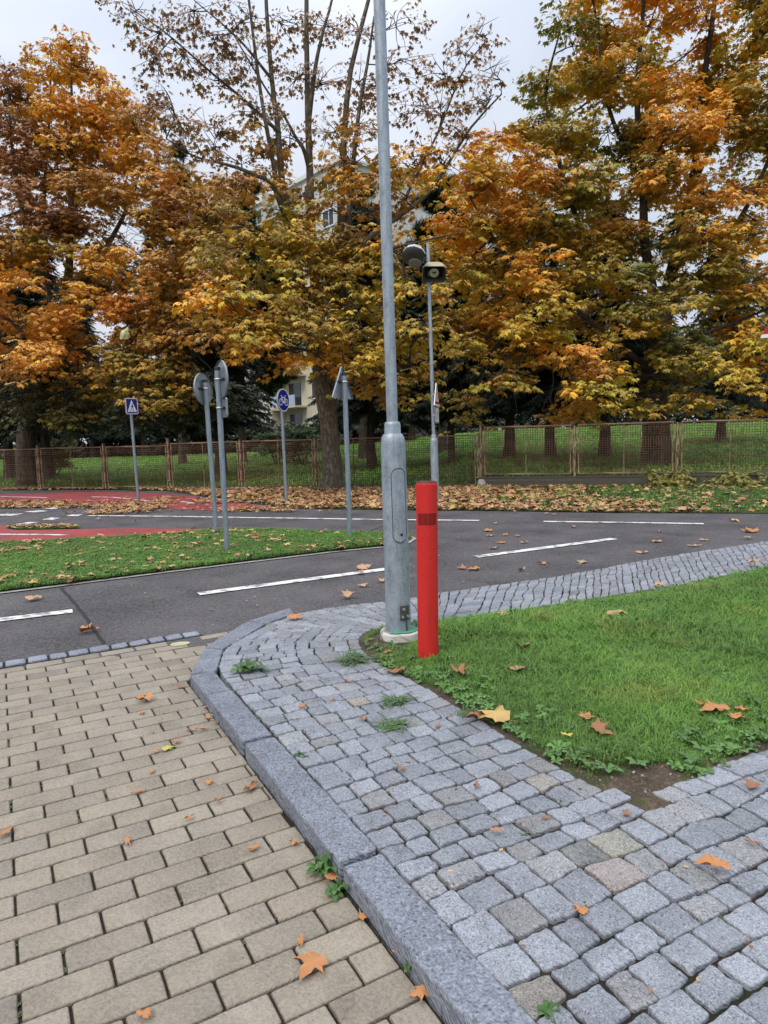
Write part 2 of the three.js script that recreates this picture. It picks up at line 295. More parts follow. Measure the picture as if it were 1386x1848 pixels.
// ---------- roads ----------
const asphaltFar = px2([[-260, 872], [0, 884], [130, 884], [300, 886], [420, 900], [520, 917], [600, 919], [740, 921], [870, 922], [1120, 926], [1386, 927], [1700, 931]]);
const asphaltNear = px2([[1900, 900], [1386, 990], [1200, 1020], [1000, 1056], [850, 1076], [700, 1099], [560, 1112], [460, 1132], [374, 1164], [0, 1212], [-500, 1282]]);
struct('asphalt_road', sheet(ccw([...asphaltFar, ...asphaltNear]), 0, 1), M.asphalt);
function ribbon(list, w, y) {                    // a painted line of even width along points [px, py]
  const P = px2(list).map((p) => V(p[0], 0, p[1])), pos = [], uv = [], idx = []; let len = 0;
  P.forEach((p, i) => { const t = V(0, 0, 0).subVectors(P[Math.min(P.length - 1, i + 1)], P[Math.max(0, i - 1)]).normalize(), nx = -t.z * w * 0.5, nz = t.x * w * 0.5; if (i) len += p.distanceTo(P[i - 1]); pos.push(p.x + nx, y, p.z + nz, p.x - nx, y, p.z - nz); uv.push(p.x + nx, p.z + nz, p.x - nx, p.z - nz); if (i) { const a = i * 2 - 2; idx.push(a, a + 2, a + 1, a + 1, a + 2, a + 3); } });
  const g = raw(pos, idx, uv), n = g.attributes.normal; for (let i = 0; i < n.count; i++) n.setXYZ(i, 0, 1, 0); return g;
}
// red cycle tracks
struct('cycle_track', sheet(ccw(px2([[-260, 886], [0, 893], [100, 889], [180, 888], [240, 889], [300, 891], [350, 896], [420, 905], [470, 913], [506, 919], [380, 922], [280, 917], [190, 915], [130, 912], [100, 906], [0, 907], [-260, 903]])), 0.004), M.red);
struct('cycle_track', sheet(ccw(px2([[-260, 945], [0, 948], [18, 949], [22, 951], [11, 953.5], [14, 956], [30, 957], [145, 955], [260, 953.5], [400, 955.5], [383, 958], [332, 963], [272, 967], [220, 970.5], [170, 973], [80, 978], [0, 980], [-260, 983]])), 0.004), M.red);
const marks = [
  [[[-200, 966], [0, 965], [60, 965.3], [121, 966.3]], 0.09], [[[-120, 893.5], [0, 896.5], [84, 898.5]], 0.11], [[[165, 897], [205, 898], [240, 901.5], [275, 905]], 0.1], [[[325, 905.5], [352, 908.5]], 0.09],
  [[[158, 931], [300, 932.4], [440, 934.6], [560, 936.3], [690, 938.3], [865, 940]], 0.11], [[[981, 941.8], [1120, 943.5], [1270, 946]], 0.11],
  [[[358, 1073], [697, 1028]], 0.12], [[[858, 1006], [1108, 973]], 0.12], [[[-160, 1139], [131, 1104]], 0.12],
];
for (const [l, w] of marks) struct('road_marking', ribbon(l, w, 0.008), M.line);
for (const q of [[[28, 946.5], [52, 942.8], [70, 943], [45, 947]], [[75, 938.5], [92, 934.6], [110, 935.2], [94, 939.3]], [[118, 932], [130, 929], [150, 928.6], [140, 932]], [[148, 925.8], [162, 922], [182, 922.5], [167, 926]], [[182, 919.6], [193, 916.2], [212, 917], [199, 920]],
  [[44, 924.2], [70, 921.6], [87, 922.8], [62, 925.4]], [[81, 918.8], [97, 915.8], [112, 916.8], [97, 919.4]], [[-20, 929], [10, 928], [43, 927.4], [22, 931.4], [-10, 931]]]) struct('crossing_stripe', sheet(ccw(px2(q)), 0.008), M.line);
{
  const jig = (l, a) => { const out = [], r = rng(4); for (let i = 0; i < l.length - 1; i++) for (let k = 0; k < 14; k++) { const t = k / 14; out.push([lerp(l[i][0], l[i + 1][0], t) + (r() - 0.5) * a, lerp(l[i][1], l[i + 1][1], t) + (r() - 0.5) * a * 0.4]); } out.push(l[l.length - 1]); return out; };
  struct('tar_seam', ribbon(jig([[108, 1058], [150, 1108], [190, 1166]], 2), 0.022, 0.006), M.tar);
  struct('tar_seam', ribbon(jig([[662, 961], [697, 947], [745, 941]], 1.5), 0.014, 0.006), M.tar);
}
// the grass island between the two roads, with its thin pale edging
const islandPx = [[-260, 985], [0, 981.5], [80, 980], [170, 974.5], [250, 970], [330, 964.5], [390, 958.5], [440, 957.5], [520, 959.5], [562, 962], [640, 964.5], [700, 965.5], [742, 968], [752, 973], [740, 981], [700, 988.5], [660, 992], [600, 998], [450, 1016.5], [300, 1035], [130, 1057], [0, 1073], [-260, 1103]];
const island = ccw(px2(islandPx));
struct('concrete_edging', (() => { const o = island.slice(); const a = sheet(ccw(o), 0.01); return a; })(), M.concrete);
struct('island_soil', sheet(inset(island, 0.055), 0.03), M.turf);
// the verge between road and fence
const verge = ccw([...px2([[-260, 868], [0, 881], [130, 882], [300, 886], [420, 903], [520, 917], [600, 919], [740, 921], [870, 922], [1120, 926], [1386, 927], [1700, 931]]), [16, fenceZ(16) + 0.1], [8, fenceZ(8) + 0.12], [2.4, fenceZ(2.4) + 0.12], [-6, fenceZ(-6) + 0.12], [-14, fenceZ(-14) + 0.12]]);
struct('verge', sheet(verge, 0.012), M.turf);
const trackMedian = ccw(px2([[-100, 908], [0, 907.5], [100, 907], [118, 911], [110, 915], [60, 917], [0, 917], [-100, 917]]));
struct('median_soil', sheet(trackMedian, 0.016), M.turf);
const thinMedian = ccw(px2([[12, 953.3], [30, 950.4], [90, 949.5], [140, 951], [146, 954], [90, 956], [30, 956.3]]));
struct('median_soil', sheet(thinMedian, 0.016), M.turf);

// ---------- beige concrete pavers ----------
const YAW = 0.51164, U = 0.203, ex = [Math.cos(YAW), -Math.sin(YAW)], ey = [-Math.sin(YAW), -Math.cos(YAW)], PO = [-2.1583, -3.7395];
const pv = (a, b) => [PO[0] + U * (a * ex[0] + b * ey[0]), PO[1] + U * (a * ex[1] + b * ey[1])];
const kerbO = [[0.62, -0.40], [0.153, -1.284], [-0.155, -1.84], [-0.595, -2.663], [-1.046, -3.492], [-1.08, -3.57], [-1.118, -4.049], [-0.977, -4.727], [-0.725, -5.069]];
const pavement = structGroup('paver_pavement');
{
  const rnd = rng(21);
  const bed = ccw([[0.9, 0.5], ...kerbO.slice(0, 7), [-1.05, -4.75], pv(-6, 0.9), [-9, 1]]);
  part('bedding', sheet(bed, -0.009), M.joint, pavement);
  const rect = (a0, a1, b0, b1) => [pv(a0, b0), pv(a1, b0), pv(a1, b1), pv(a0, b1)];
  const variants = [];
  for (let k = 0; k < 8; k++) {
    const r = rng(300 + k), w = U / 2 - 0.0035, h = U / 4 - 0.0032, P = roughOutline(ccw([[-w, -h], [w, -h], [w, h], [-w, h]]), 0.05, 0.004, 0.0011, r);
    variants.push(stone(P, () => 0, 0.07, 0.0042, 0.0004, null, [k * 0.37, k * 0.21]));
  }
  const list = [];
  const line1a = kerbO[0], line1b = kerbO[4], lineEa = kerbO[5], lineEb = kerbO[7];
  for (let row = -34; row <= 1; row++) for (let i = -14; i <= 26; i++) {
    const off = ((row % 2) + 2) % 2 ? 0.5 : 0, b0 = row * 0.5 - 0.25, b1 = b0 + 0.5, a0 = i + off, a1 = a0 + 1, c = pv((a0 + a1) / 2, (b0 + b1) / 2);
    if (c[1] > 0.25 || c[0] < -5.2 || c[0] > 1.2) continue;
    const full = ccw(rect(a0, a1, b0, b1));
    const A1 = clipHalf(full, line1b, line1a), A2 = clipHalf(full, lineEb, lineEa), ar = (P) => (P.length > 2 ? Math.abs(area(P)) : 0), P = ar(A1) >= ar(A2) ? A1 : A2, f = ar(P) / ar(full);
    if (f < 0.06) continue;
    const e = V(c[0], 0, c[1]).project(camera); if (Math.abs(e.x) > 2.2 || e.y < -2 || e.z > 1) continue;
    list.push({ c, P, f, d: Math.hypot(c[0], c[1], 1.27) + (Math.abs(e.x) > 1.06 || e.y < -1.08 ? 100 : 0), k: list.length });
  }
  list.sort((a, b) => a.d - b.d);
  const rest = [];
  list.forEach((o, n) => {
    const dy = (rnd() - 0.5) * 0.003, tilt = [(rnd() - 0.5) * 0.012, (rnd() - 0.5) * 0.012], m = PAVER[Math.floor(rnd() * PAVER.length)], v = Math.floor(rnd() * 8), flip = rnd() < 0.5 ? 0 : Math.PI;
    let g, mesh;
    if (o.f > 0.999) g = variants[v];
    else { const P = ccw(inset(ccw(o.P), 0.0032)); if (P.length < 3 || Math.abs(area(P)) < 0.0003) return; g = stone(roughOutline(P, 0.05, 0.003, 0.001, rnd), () => 0, 0.07, 0.003, 0, null, [rnd(), rnd()]); }
    if (n < 300) { mesh = part('paver', g, m, pavement); if (o.f > 0.999) { mesh.position.set(o.c[0], dy, o.c[1]); mesh.rotation.set(tilt[0], YAW + flip, tilt[1]); } else mesh.position.y = dy; }
    else { g = g.clone(); if (o.f > 0.999) g.applyMatrix4(mat4(V(o.c[0], dy, o.c[1]), tilt[0], YAW + flip, tilt[1])); rest.push(g); }
  });
  if (rest.length) part('paver_field', merge(rest), PAVER[0], pavement, 'stuff');
}
{ const c = gp(325, 1163, 0.0), P = []; for (let i = 0; i < 14; i++) { const a = (i / 14) * 6.283, r = 0.055 * (0.75 + 0.3 * hash(i, 3, 1)); P.push([c.x + Math.cos(a) * r * 1.2, c.z + Math.sin(a) * r]); } solo('paint_spot', sheet(ccw(P), 0.0045), M.paleYellow, 'pale yellow spray paint spot on the beige pavers near the kerb corner', 'paint mark'); }

// the row of granite setts between pavers and asphalt
const edging = structGroup('sett_edging');
{
  const rnd = rng(77); let a = -6.5;
  const bedP = ccw([pv(-8, 0.72), pv(5.7, 0.72), pv(5.5, 1.3), pv(-8, 1.3)]);
  part('bedding', sheet(bedP, 0.002), M.joint, edging);
  while (a < 5.6) {
    const w = 0.5 + rnd() * 0.14, P = [pv(a + 0.03, 0.78), pv(a + w - 0.03, 0.78 + (rnd() - 0.5) * 0.03), pv(a + w - 0.035, 1.24 + (rnd() - 0.5) * 0.1), pv(a + 0.03, 1.24 + (rnd() - 0.5) * 0.1)];
    const c = pv(a + w / 2, 1); if (c[0] > -5.6 && c[0] < -1.13) { const t = 0.9 + rnd() * 0.25, y0 = 0.012 + rnd() * 0.004; part('sett', stone(roughOutline(ccw(P), 0.035, 0.012, 0.003, rnd), () => y0, 0.09, 0.006, 0.002, [0.37 * t, 0.40 * t, 0.47 * t], [rnd(), rnd()]), M.granite, edging); }
    a += w;
  }
}

// ---------- granite kerb ----------
const kerb = structGroup('granite_kerb');
{
  const rnd = rng(31);
  const L1 = (z) => { const a = [0.153, -1.284], b = [-1.046, -3.492], t = (z - a[1]) / (b[1] - a[1]); return [lerp(a[0], b[0], t), z]; };      // outer line
  const dirx = -0.4775, dirz = -0.8786, wx = 0.128 * 0.8786, wz = -0.128 * 0.4775;
  const q = (z0, z1) => { const a = L1(z0), b = L1(z1); return [a, b, [b[0] + wx, b[1] + wz], [a[0] + wx, a[1] + wz]]; };
  const stones = [
    [q(-0.55, -1.835), () => 0.06], [q(-1.857, -2.655), () => 0.06], [q(-2.68, -3.205), () => 0.06], [q(-3.213, -3.50), (x, z) => lerp(0.059, 0.057, smooth(-3.2, -3.5, z))],
    [[[-1.052, -3.525], [-1.108, -4.02], [-0.985, -3.985], [-0.925, -3.57]], (x, z) => lerp(0.056, 0.04, clamp((-3.55 - z) / 0.5))],
    [[[-1.112, -4.045], [-0.985, -4.71], [-0.84, -4.61], [-0.99, -4.01]], (x, z) => lerp(0.04, 0.02, clamp((-4.0 - z) / 0.7))],
    [[[-0.975, -4.73], [-0.735, -5.06], [-0.68, -4.92], [-0.835, -4.63]], () => 0.018],
  ];
  for (const [P, top] of stones) { const t = 0.92 + rnd() * 0.14; part('kerb_stone', stone(roughOutline(ccw(P), 0.04, 0.007, 0.0032, rnd), top, 0.2, 0.007, 0.0005, [0.325 * t, 0.35 * t, 0.41 * t], [rnd(), rnd()]), M.kerb, kerb); }
  part('mortar', sheet(ccw([...kerbO.slice(0, 9), [-0.64, -4.9], [-0.80, -4.6], [-0.96, -4.0], [-0.9, -3.56], [0.27, -1.33], [0.74, -0.43]]), -0.004), M.joint, kerb);
}

// ---------- granite setts ----------
const rails = [[0.76, -0.40, 1.475, -0.78], [0.291, -1.28, 1.006, -1.66], [0.091, -1.657, 0.831, -2.05], [-0.057, -1.936, 0.66, -2.317], [-0.193, -2.19, 0.514, -2.568], [-0.355, -2.497, 0.357, -2.876], [-0.559, -2.88, 0.161, -3.264], [-0.762, -3.26, -0.06, -3.62], [-0.92, -3.58, -0.15, -3.86], [-0.978, -3.978, -0.17, -4.05], [-0.955, -4.115, -0.17, -4.12], [-0.815, -4.617, -0.13, -4.24], [-0.66, -4.905, -0.06, -4.32], [-0.328, -5.11, 0.06, -4.38], [0.012, -5.215, 0.2, -4.42], [0.708, -5.588, 0.45, -4.5], [1.491, -5.944, 1.15, -4.77], [2.825, -6.799, 2.3, -5.3], [4.31, -7.59, 3.65, -6.1], [7.0, -8.9, 6.3, -7.5]];
const railLen = [0]; for (let i = 1; i < rails.length; i++) railLen.push(railLen[i - 1] + Math.hypot(rails[i][0] - rails[i - 1][0], rails[i][1] - rails[i - 1][1]));
function railAt(s) { let i = 0; while (i < rails.length - 2 && s > railLen[i + 1]) i++; const t = (s - railLen[i]) / (railLen[i + 1] - railLen[i]); return [0, 1, 2, 3].map((k) => lerp(rails[i][k], rails[i + 1][k], t)); }
const settAt = (s, t) => { const r = railAt(s); return [lerp(r[0], r[2], t), lerp(r[1], r[3], t)]; };
const sTip = railLen[2], sArc = railLen[7];
const settEdge = (s) => lerp(0.06, 0.012, smooth(railLen[8], railLen[12], s));
const settTop = (s, t) => lerp(settEdge(s), 0.06, clamp(t));
const lawn = ccw([[0.831, -2.05], [0.66, -2.317], [0.514, -2.568], [0.357, -2.876], [0.161, -3.264], [-0.06, -3.55], [-0.15, -3.86], [-0.17, -4.05], [-0.15, -4.2], [0.0, -4.36], [0.2, -4.43], [0.378, -4.471], [0.773, -4.606], [1.15, -4.77], [2.176, -5.227], [3.394, -5.962], [5.4, -7.0], [6.5, -5.2], [5, -4.4], [2.3, -3.05], [1.454, -2.50], [1.048, -2.24]]);
const settPaving = structGroup('sett_pavement');
const settSpots = [];
{
  const rnd = rng(53), all = [];
  // bedding: a strip of quads under the setts
  const pos = [], idx = [], uv = [], smax = railLen[railLen.length - 1];
  const grid = (s0, s1, ns, t0, t1, nt) => { const o = pos.length / 3; for (let i = 0; i <= ns; i++) for (let j = 0; j <= nt; j++) { const s = lerp(s0, s1, i / ns), t = lerp(t0, t1, j / nt), p = settAt(s, t); pos.push(p[0], settTop(s, t) - 0.0125, p[1]); uv.push(p[0], p[1]); } for (let i = 0; i < ns; i++) for (let j = 0; j < nt; j++) { const a = o + i * (nt + 1) + j, b = a + 1, c = a + nt + 1, d = c + 1; idx.push(a, b, c, b, d, c); } };
  grid(0, sTip + 0.22, 12, 0, 5.5, 12); grid(sTip + 0.22, smax, 120, 0, 1.0, 6);
  part('bedding', raw(pos, idx, uv), M.joint, settPaving);
  const wig = (k, t) => (vnoise(t * 5.5, k * 3.7, 12) - 0.5) * 0.032 + (vnoise(t * 14, k * 2.1, 19) - 0.5) * 0.014;
  const add = (C) => {                           // C: four corners [s, t]
    const Q = C.map(([s, t]) => settAt(s, t)); let P = ccw(Q); const ar = Math.abs(area(P)); if (ar < 0.0016) return;
    const c = [P.reduce((a, p) => a + p[0], 0) / 4, P.reduce((a, p) => a + p[1], 0) / 4];
    if (inside(lawn, c[0], c[1]) && edgeDist(lawn, c[0], c[1]) > 0.03) return;
    const e = V(c[0], 0.05, c[1]).project(camera); if (Math.abs(e.x) > 2 || e.y < -1.9 || e.z > 1) return;
    P = inset(P, 0.0022 + rnd() * 0.0026).map((p) => [p[0] + (rnd() - 0.5) * 0.006, p[1] + (rnd() - 0.5) * 0.006]);
    if (area(P) < 0.0008) return;
    const s = (C[0][0] + C[2][0]) / 2, t = (C[0][1] + C[2][1]) / 2;
    all.push({ P, c, y: settTop(s, t) + (rnd() - 0.5) * 0.006, d: Math.hypot(c[0], c[1], 1.2) + (Math.abs(e.x) > 1.06 || e.y < -1.08 ? 100 : 0) });
  };
  // rows across the strip; beyond the lawn's tip they run on to the right, and in the bend the outer half takes twice as many
  const wid = (q) => { const r = railAt(q); return Math.hypot(r[2] - r[0], r[3] - r[1]); }, sEnd = smax - 0.3, W_ = (t, k) => (t <= 0.001 ? 0 : wig(k, t));
  const course = (s0, s1, k0, k1, t0, t1, w, sc) => {
    let t = t0; while (t < t1 - 0.02) {
      let dt = (0.08 + rnd() * 0.048) / w; if (t + dt > t1 - 0.055 / w) dt = t1 - t;
      add([[s0 + sc * W_(t, k0), t], [s0 + sc * W_(t + dt, k0), t + dt], [s1 + sc * W_(t + dt, k1), t + dt], [s1 + sc * W_(t, k1), t]]); t += dt;
    }
  };
  let s = -0.25, k = 0;
  while (s < sEnd) {
    const ds = 0.086 + rnd() * 0.026;
    if (s < sArc) { course(s, s + ds, k, k + 1, 0, s + ds * 0.5 < sTip + 0.2 ? 5.4 : 1.0, 0.81, 1); s += ds; k++; }
    else if (s < railLen[15]) { const d2 = 0.086 + rnd() * 0.026, w = wid(s + ds), m = 0.46 + 0.1 * rnd(); course(s, s + ds, k, k + 1, 0, m, w, 1); course(s + ds, s + ds + d2, k + 1, k + 2, 0, m, w, 1); course(s, s + ds + d2, k, k + 2, m, 1, w, 1); s += ds + d2; k += 2; }
    else { course(s, s + ds, k, k + 1, 0, 1, wid(s), 1.45); s += ds; k++; }
  }
  all.sort((a, b) => a.d - b.d);
  const special = [[1110, 1572, [0.46, 0.40, 0.38]], [1122, 1502, [0.44, 0.43, 0.37]], [1000, 1800, [0.34, 0.315, 0.28]], [985, 1416, [0.45, 0.42, 0.38]], [630, 1262, [0.46, 0.42, 0.36]], [1085, 1535, [0.30, 0.31, 0.30]]];
  for (const [px, py, col] of special) { const g = gp(px, py, 0.06); let best = null, bd = 1; for (const o of all) { const d = Math.hypot(o.c[0] - g.x, o.c[1] - g.z); if (d < bd) { bd = d; best = o; } } if (best) best.col = col; }
  const rest = [];
  all.forEach((o, n) => {
    const t = 0.80 + rnd() * 0.36, warm = rnd() < 0.12 ? 0.06 : 0, col = o.col || [0.40 * t + warm * 0.3, 0.42 * t, 0.465 * t - warm * 0.6], tx = (rnd() - 0.5) * 0.07, tz = (rnd() - 0.5) * 0.07;
    const near = n < 420, P = roughOutline(ccw(o.P), near ? 0.022 : 0.05, near ? 0.0055 : 0.008, near ? 0.0034 : 0.002, rnd), top = (x, z) => o.y + (x - o.c[0]) * tx + (z - o.c[1]) * tz + (near ? 0.005 * (vnoise(x * 55, z * 55, 6) - 0.5) : 0);
    const g = stone(P, top, 0.06, 0.0036 + rnd() * 0.0016, 0.0008, col, [rnd(), rnd()]);
    if (n < 300) part('sett', g, M.granite, settPaving); else rest.push(g);
  });
  part('sett_field', merge(rest), M.granite, settPaving, 'stuff');
  console.log('setts', all.length);
}
// the lawn's soil
{
  const L = inset(lawn, -0.05), s = sheet(ccw(L), 0.052); struct('lawn_soil', s, M.soil);
}

// ---------- lamp posts ----------
const cylUV = (g, su, sv) => { const u = g.attributes.uv, p = g.attributes.position; for (let i = 0; i < u.count; i++) u.setXY(i, u.getX(i) * su, p.getY(i) * sv); return g; };
function lampPost(name, label, pos, lean) {
  const t = thing(name, label, 'street lamp', pos); t.rotation.z = lean;
  part('base_tube', cylUV(lathe([[0.078, -0.05], [0.0765, 0.3], [0.0745, 1.15], [0.0735, 1.19], [0.069, 1.225], [0.058, 1.245], [0.049, 1.252], [0.049, 1.30], [0.044, 1.318], [0.0335, 1.322]], 40), 1, 1.6), M.galv, t);
  part('upper_tube', cylUV(lathe([[0.0335, 1.3], [0.0335, 4.55], [0.031, 4.9], [0.0, 4.9]], 32), 0.6, 1.6), M.galv, t);
  return t;
}
const lampFoot = gp(720, 1150, 0.05);
const lamp = lampPost('lamp_post', 'galvanised grey lamp post in the foreground beside the red bollard', V(lampFoot.x, 0.05, lampFoot.z), 0.006);
{ // access door on the base tube, turned a little to the right of the camera
  const R = (y) => 0.0768 - 0.0022 * y + 0.0012, a0 = 0.36, hw = 0.045, y0 = 0.60, y1 = 1.045, pos = [], idx = [], uv = [], n = 24, out = [];
  for (let i = 0; i < n * 2; i++) { const top = i < n, a = (Math.PI * (i % n)) / (n - 1), cx = Math.cos(a + (top ? 0 : Math.PI)) * hw, cy = (top ? y1 - hw : y0 + hw) + Math.sin(a + (top ? 0 : Math.PI)) * hw; out.push([cx, cy]); }
  const at = (x, y, o) => { const th = a0 + x / 0.0755; return V(Math.sin(th) * (R(y) + o), y, Math.cos(th) * (R(y) + o)); };
  const rowsN = 30, put = (p) => pos.push(p.x, p.y, p.z);
  for (let j = 0; j <= rowsN; j++) { const y = lerp(y0, y1, j / rowsN), e = y > y1 - hw ? Math.sqrt(Math.max(0, hw * hw - (y - y1 + hw) ** 2)) : y < y0 + hw ? Math.sqrt(Math.max(0, hw * hw - (y0 + hw - y) ** 2)) : hw; for (let k = 0; k <= 8; k++) { const x = lerp(-e, e, k / 8); put(at(x, y, 0.0012)); uv.push(0.2 + x * 2, y * 1.6); } }
  for (let j = 0; j < rowsN; j++) for (let k = 0; k < 8; k++) { const a = j * 9 + k; idx.push(a, a + 1, a + 9, a + 1, a + 10, a + 9); }
  const door = part('access_door', raw(pos, idx, uv), M.galv, lamp);
  part('door_gap', tube([...out, out[0]].map(([x, y]) => at(x, y, 0.0006)), Array(out.length + 1).fill(0.0022), 5), M.black, door);
  const c = at(0.006, 0.648, 0.002), lk = new THREE.CylinderGeometry(0.008, 0.008, 0.006, 14); lk.rotateX(Math.PI / 2); lk.rotateY(a0 + 0.08); lk.translate(c.x, c.y, c.z); part('lock', lk, M.black, door);
  // earthing clamp near the foot, with its conductor
  const cg = []; for (let i = 0; i <= 6; i++) { const th = lerp(0.12, 0.92, i / 6); cg.push(th); }
  const cp = [], ci = [], cu = []; cg.forEach((th, i) => { for (const [y, o] of [[0.125, 0.0], [0.125, 0.006], [0.215, 0.006], [0.215, 0]]) { cp.push(Math.sin(th) * (0.0782 + o), y, Math.cos(th) * (0.0782 + o)); cu.push(th, y * 3); } if (i) for (let k = 0; k < 3; k++) { const a = (i - 1) * 4 + k; ci.push(a, a + 4, a + 1, a + 1, a + 4, a + 5); } });
  const cl = part('clamp', raw(cp, ci, cu), M.plateMetal, lamp);
  for (const [th, y] of [[0.4, 0.195], [0.3, 0.148], [0.74, 0.148]]) { const b = new THREE.CylinderGeometry(0.009, 0.009, 0.008, 6); b.rotateX(Math.PI / 2); b.rotateY(th); b.translate(Math.sin(th) * 0.087, y, Math.cos(th) * 0.087); part('bolt', b, M.steel, cl); }
  part('earth_wire', tube([V(0.047, 0.125, 0.066), V(0.05, 0.06, 0.064), V(0.052, -0.03, 0.064)], [0.004, 0.004, 0.004], 6), M.plateMetal, lamp);
  // luminaire far above the frame
  part('arm', tube(curve([V(0, 4.85, 0), V(-0.05, 5.1, 0.08), V(-0.25, 5.22, 0.3)], 8), Array(9).fill(0.024), 10), M.galv, lamp);
  const hd = lathe([[0, 0.13], [0.1, 0.12], [0.17, 0.07], [0.2, 0.0], [0.19, -0.02], [0, -0.05]], 24); hd.translate(-0.3, 5.22, 0.36); part('lamp_head', hd, M.lampShell, lamp);
}
// painted concrete foot
{
  const P = []; for (let i = 0; i < 28; i++) { const a = (i / 28) * 6.283, r = 0.128 * (0.93 + 0.16 * hash(i >> 1, 5, 2)); P.push([Math.cos(a) * r, Math.sin(a) * r * 0.92]); }
  const f = thing('lamp_footing', 'round whitewashed concrete footing with green paint under the foreground lamp post', 'footing', V(lampFoot.x + 0.005, 0, lampFoot.z + 0.005));
  part('concrete_pad', stone(ccw(P), (x, z) => 0.098 + 0.004 * vnoise(x * 40, z * 40, 3), 0.12, 0.012, 0.0), std({ map: wornTex, color: rc(0.85, 0.83, 0.78), roughness: 0.9 }), f);
  const G = P.filter((p) => p[0] * 0.75 + p[1] * 0.66 > -0.004).map((p) => [p[0] * 0.9, p[1] * 0.9]); part('green_paint', sheet(ccw(G), 0.1065), M.greenPaint, f);
}
// far lamp post
const farFoot = gp(784, 904, 0), farLamp = lampPost('lamp_post', 'distant grey lamp post with round head and signs at the far road edge', V(farFoot.x, 0, -13.3), 0.012);
{
  const a = V(0, 4.6, 0), hp = V(-0.335, 4.66, 0.42);
  part('arm', tube(curve([V(0, 4.2, 0), V(-0.01, 4.45, 0.02), V(-0.1, 4.6, 0.14), V(-0.24, 4.66, 0.3)], 10), Array(11).fill(0.026), 10), M.dark, farLamp);
  const prof = [[0, 0.15], [0.08, 0.147], [0.15, 0.122], [0.2, 0.065], [0.218, 0.0], [0.222, -0.02]];
  const sh = lathe(prof, 10); const head = part('lamp_head', sh, M.lampShell, farLamp); head.material = std({ color: rc(0.50, 0.50, 0.55), roughness: 0.45, flatShading: true, side: THREE.DoubleSide });
  head.position.set(-0.285, 4.60, 0.34); head.rotation.set(-0.62, 0, -0.20);
  part('lens', lathe([[0.214, -0.012], [0.2, -0.04], [0.16, -0.075], [0.1, -0.1], [0.0, -0.105]], 20), std({ color: rc(0.05, 0.045, 0.045), roughness: 0.25 }), head);
  part('lamp_skirt', lathe([[0.12, -0.08], [0.115, -0.11], [0.08, -0.13], [0, -0.132]], 20), M.lampGlass, head).position.set(0.03, 0, -0.09);
}
// horn loudspeaker on the far lamp post
{
  const t = thing('horn_loudspeaker', 'beige rectangular horn loudspeaker mounted high on the distant lamp post', 'loudspeaker', V(farFoot.x + 0.035, 4.31, -13.12), -0.06);
  t.rotation.x = 0.66;
  const ring = (w, h, z, c) => [[-w + c, h], [w - c, h], [w, h - c], [w, -h + c], [w - c, -h], [-w + c, -h], [-w, -h + c], [-w, h - c]].map(([x, y]) => V(x, y, z));
  const loft = (rs) => { const pos = [], idx = []; rs.forEach((r) => r.forEach((p) => pos.push(p.x, p.y, p.z))); for (let k = 0; k < rs.length - 1; k++) for (let i = 0; i < 8; i++) { const a = k * 8 + i, b = k * 8 + ((i + 1) % 8); idx.push(a, a + 8, b, b, a + 8, b + 8); } const g = raw(pos, idx); g.setAttribute('uv', new THREE.Float32BufferAttribute(new Float32Array((pos.length / 3) * 2), 2)); return g.toNonIndexed(); };
  const outer = loft([ring(0.215, 0.155, 0.05, 0.04), ring(0.218, 0.158, 0.0, 0.04), ring(0.16, 0.115, -0.2, 0.03), ring(0.11, 0.09, -0.28, 0.02)]); outer.computeVertexNormals();
  part('horn_shell', outer, std({ color: rc(0.40, 0.375, 0.25), roughness: 0.7, side: THREE.DoubleSide }), t);
  const inner = loft([ring(0.215, 0.155, 0.05, 0.04), ring(0.198, 0.138, 0.048, 0.036), ring(0.13, 0.09, -0.16, 0.03), ring(0.02, 0.02, -0.165, 0.005)]); inner.computeVertexNormals();
  part('horn_mouth', inner, std({ color: rc(0.035, 0.035, 0.022), roughness: 0.8, side: THREE.DoubleSide }), t);
  const disc = lathe([[0.0, 0.012], [0.075, 0.012], [0.088, 0.006], [0.09, -0.02]], 28); disc.rotateX(Math.PI / 2); const ds = part('centre_disc', disc, std({ color: rc(0.46, 0.44, 0.28), roughness: 0.7 }), t); ds.position.z = 0.0;
  const s = new THREE.Shape(); s.moveTo(-0.05, 0.03); s.lineTo(-0.02, 0.024); s.lineTo(0.02, 0.024); s.lineTo(0.05, 0.03); s.lineTo(0.03, 0.004); s.lineTo(0.018, -0.012); s.lineTo(-0.018, -0.012); s.lineTo(-0.03, 0.004); s.closePath();
  const slot = new THREE.ExtrudeGeometry(s, { depth: 0.006, bevelEnabled: false }); slot.translate(0, 0.005, 0.012); part('slot', slot, M.dark, ds);
  part('bar', box(0.1, 0.008, 0.008, 0, -0.045, 0.014), M.horn, ds);
  part('bracket', box(0.06, 0.16, 0.05, -0.02, -0.02, -0.26), M.dark, t);
}

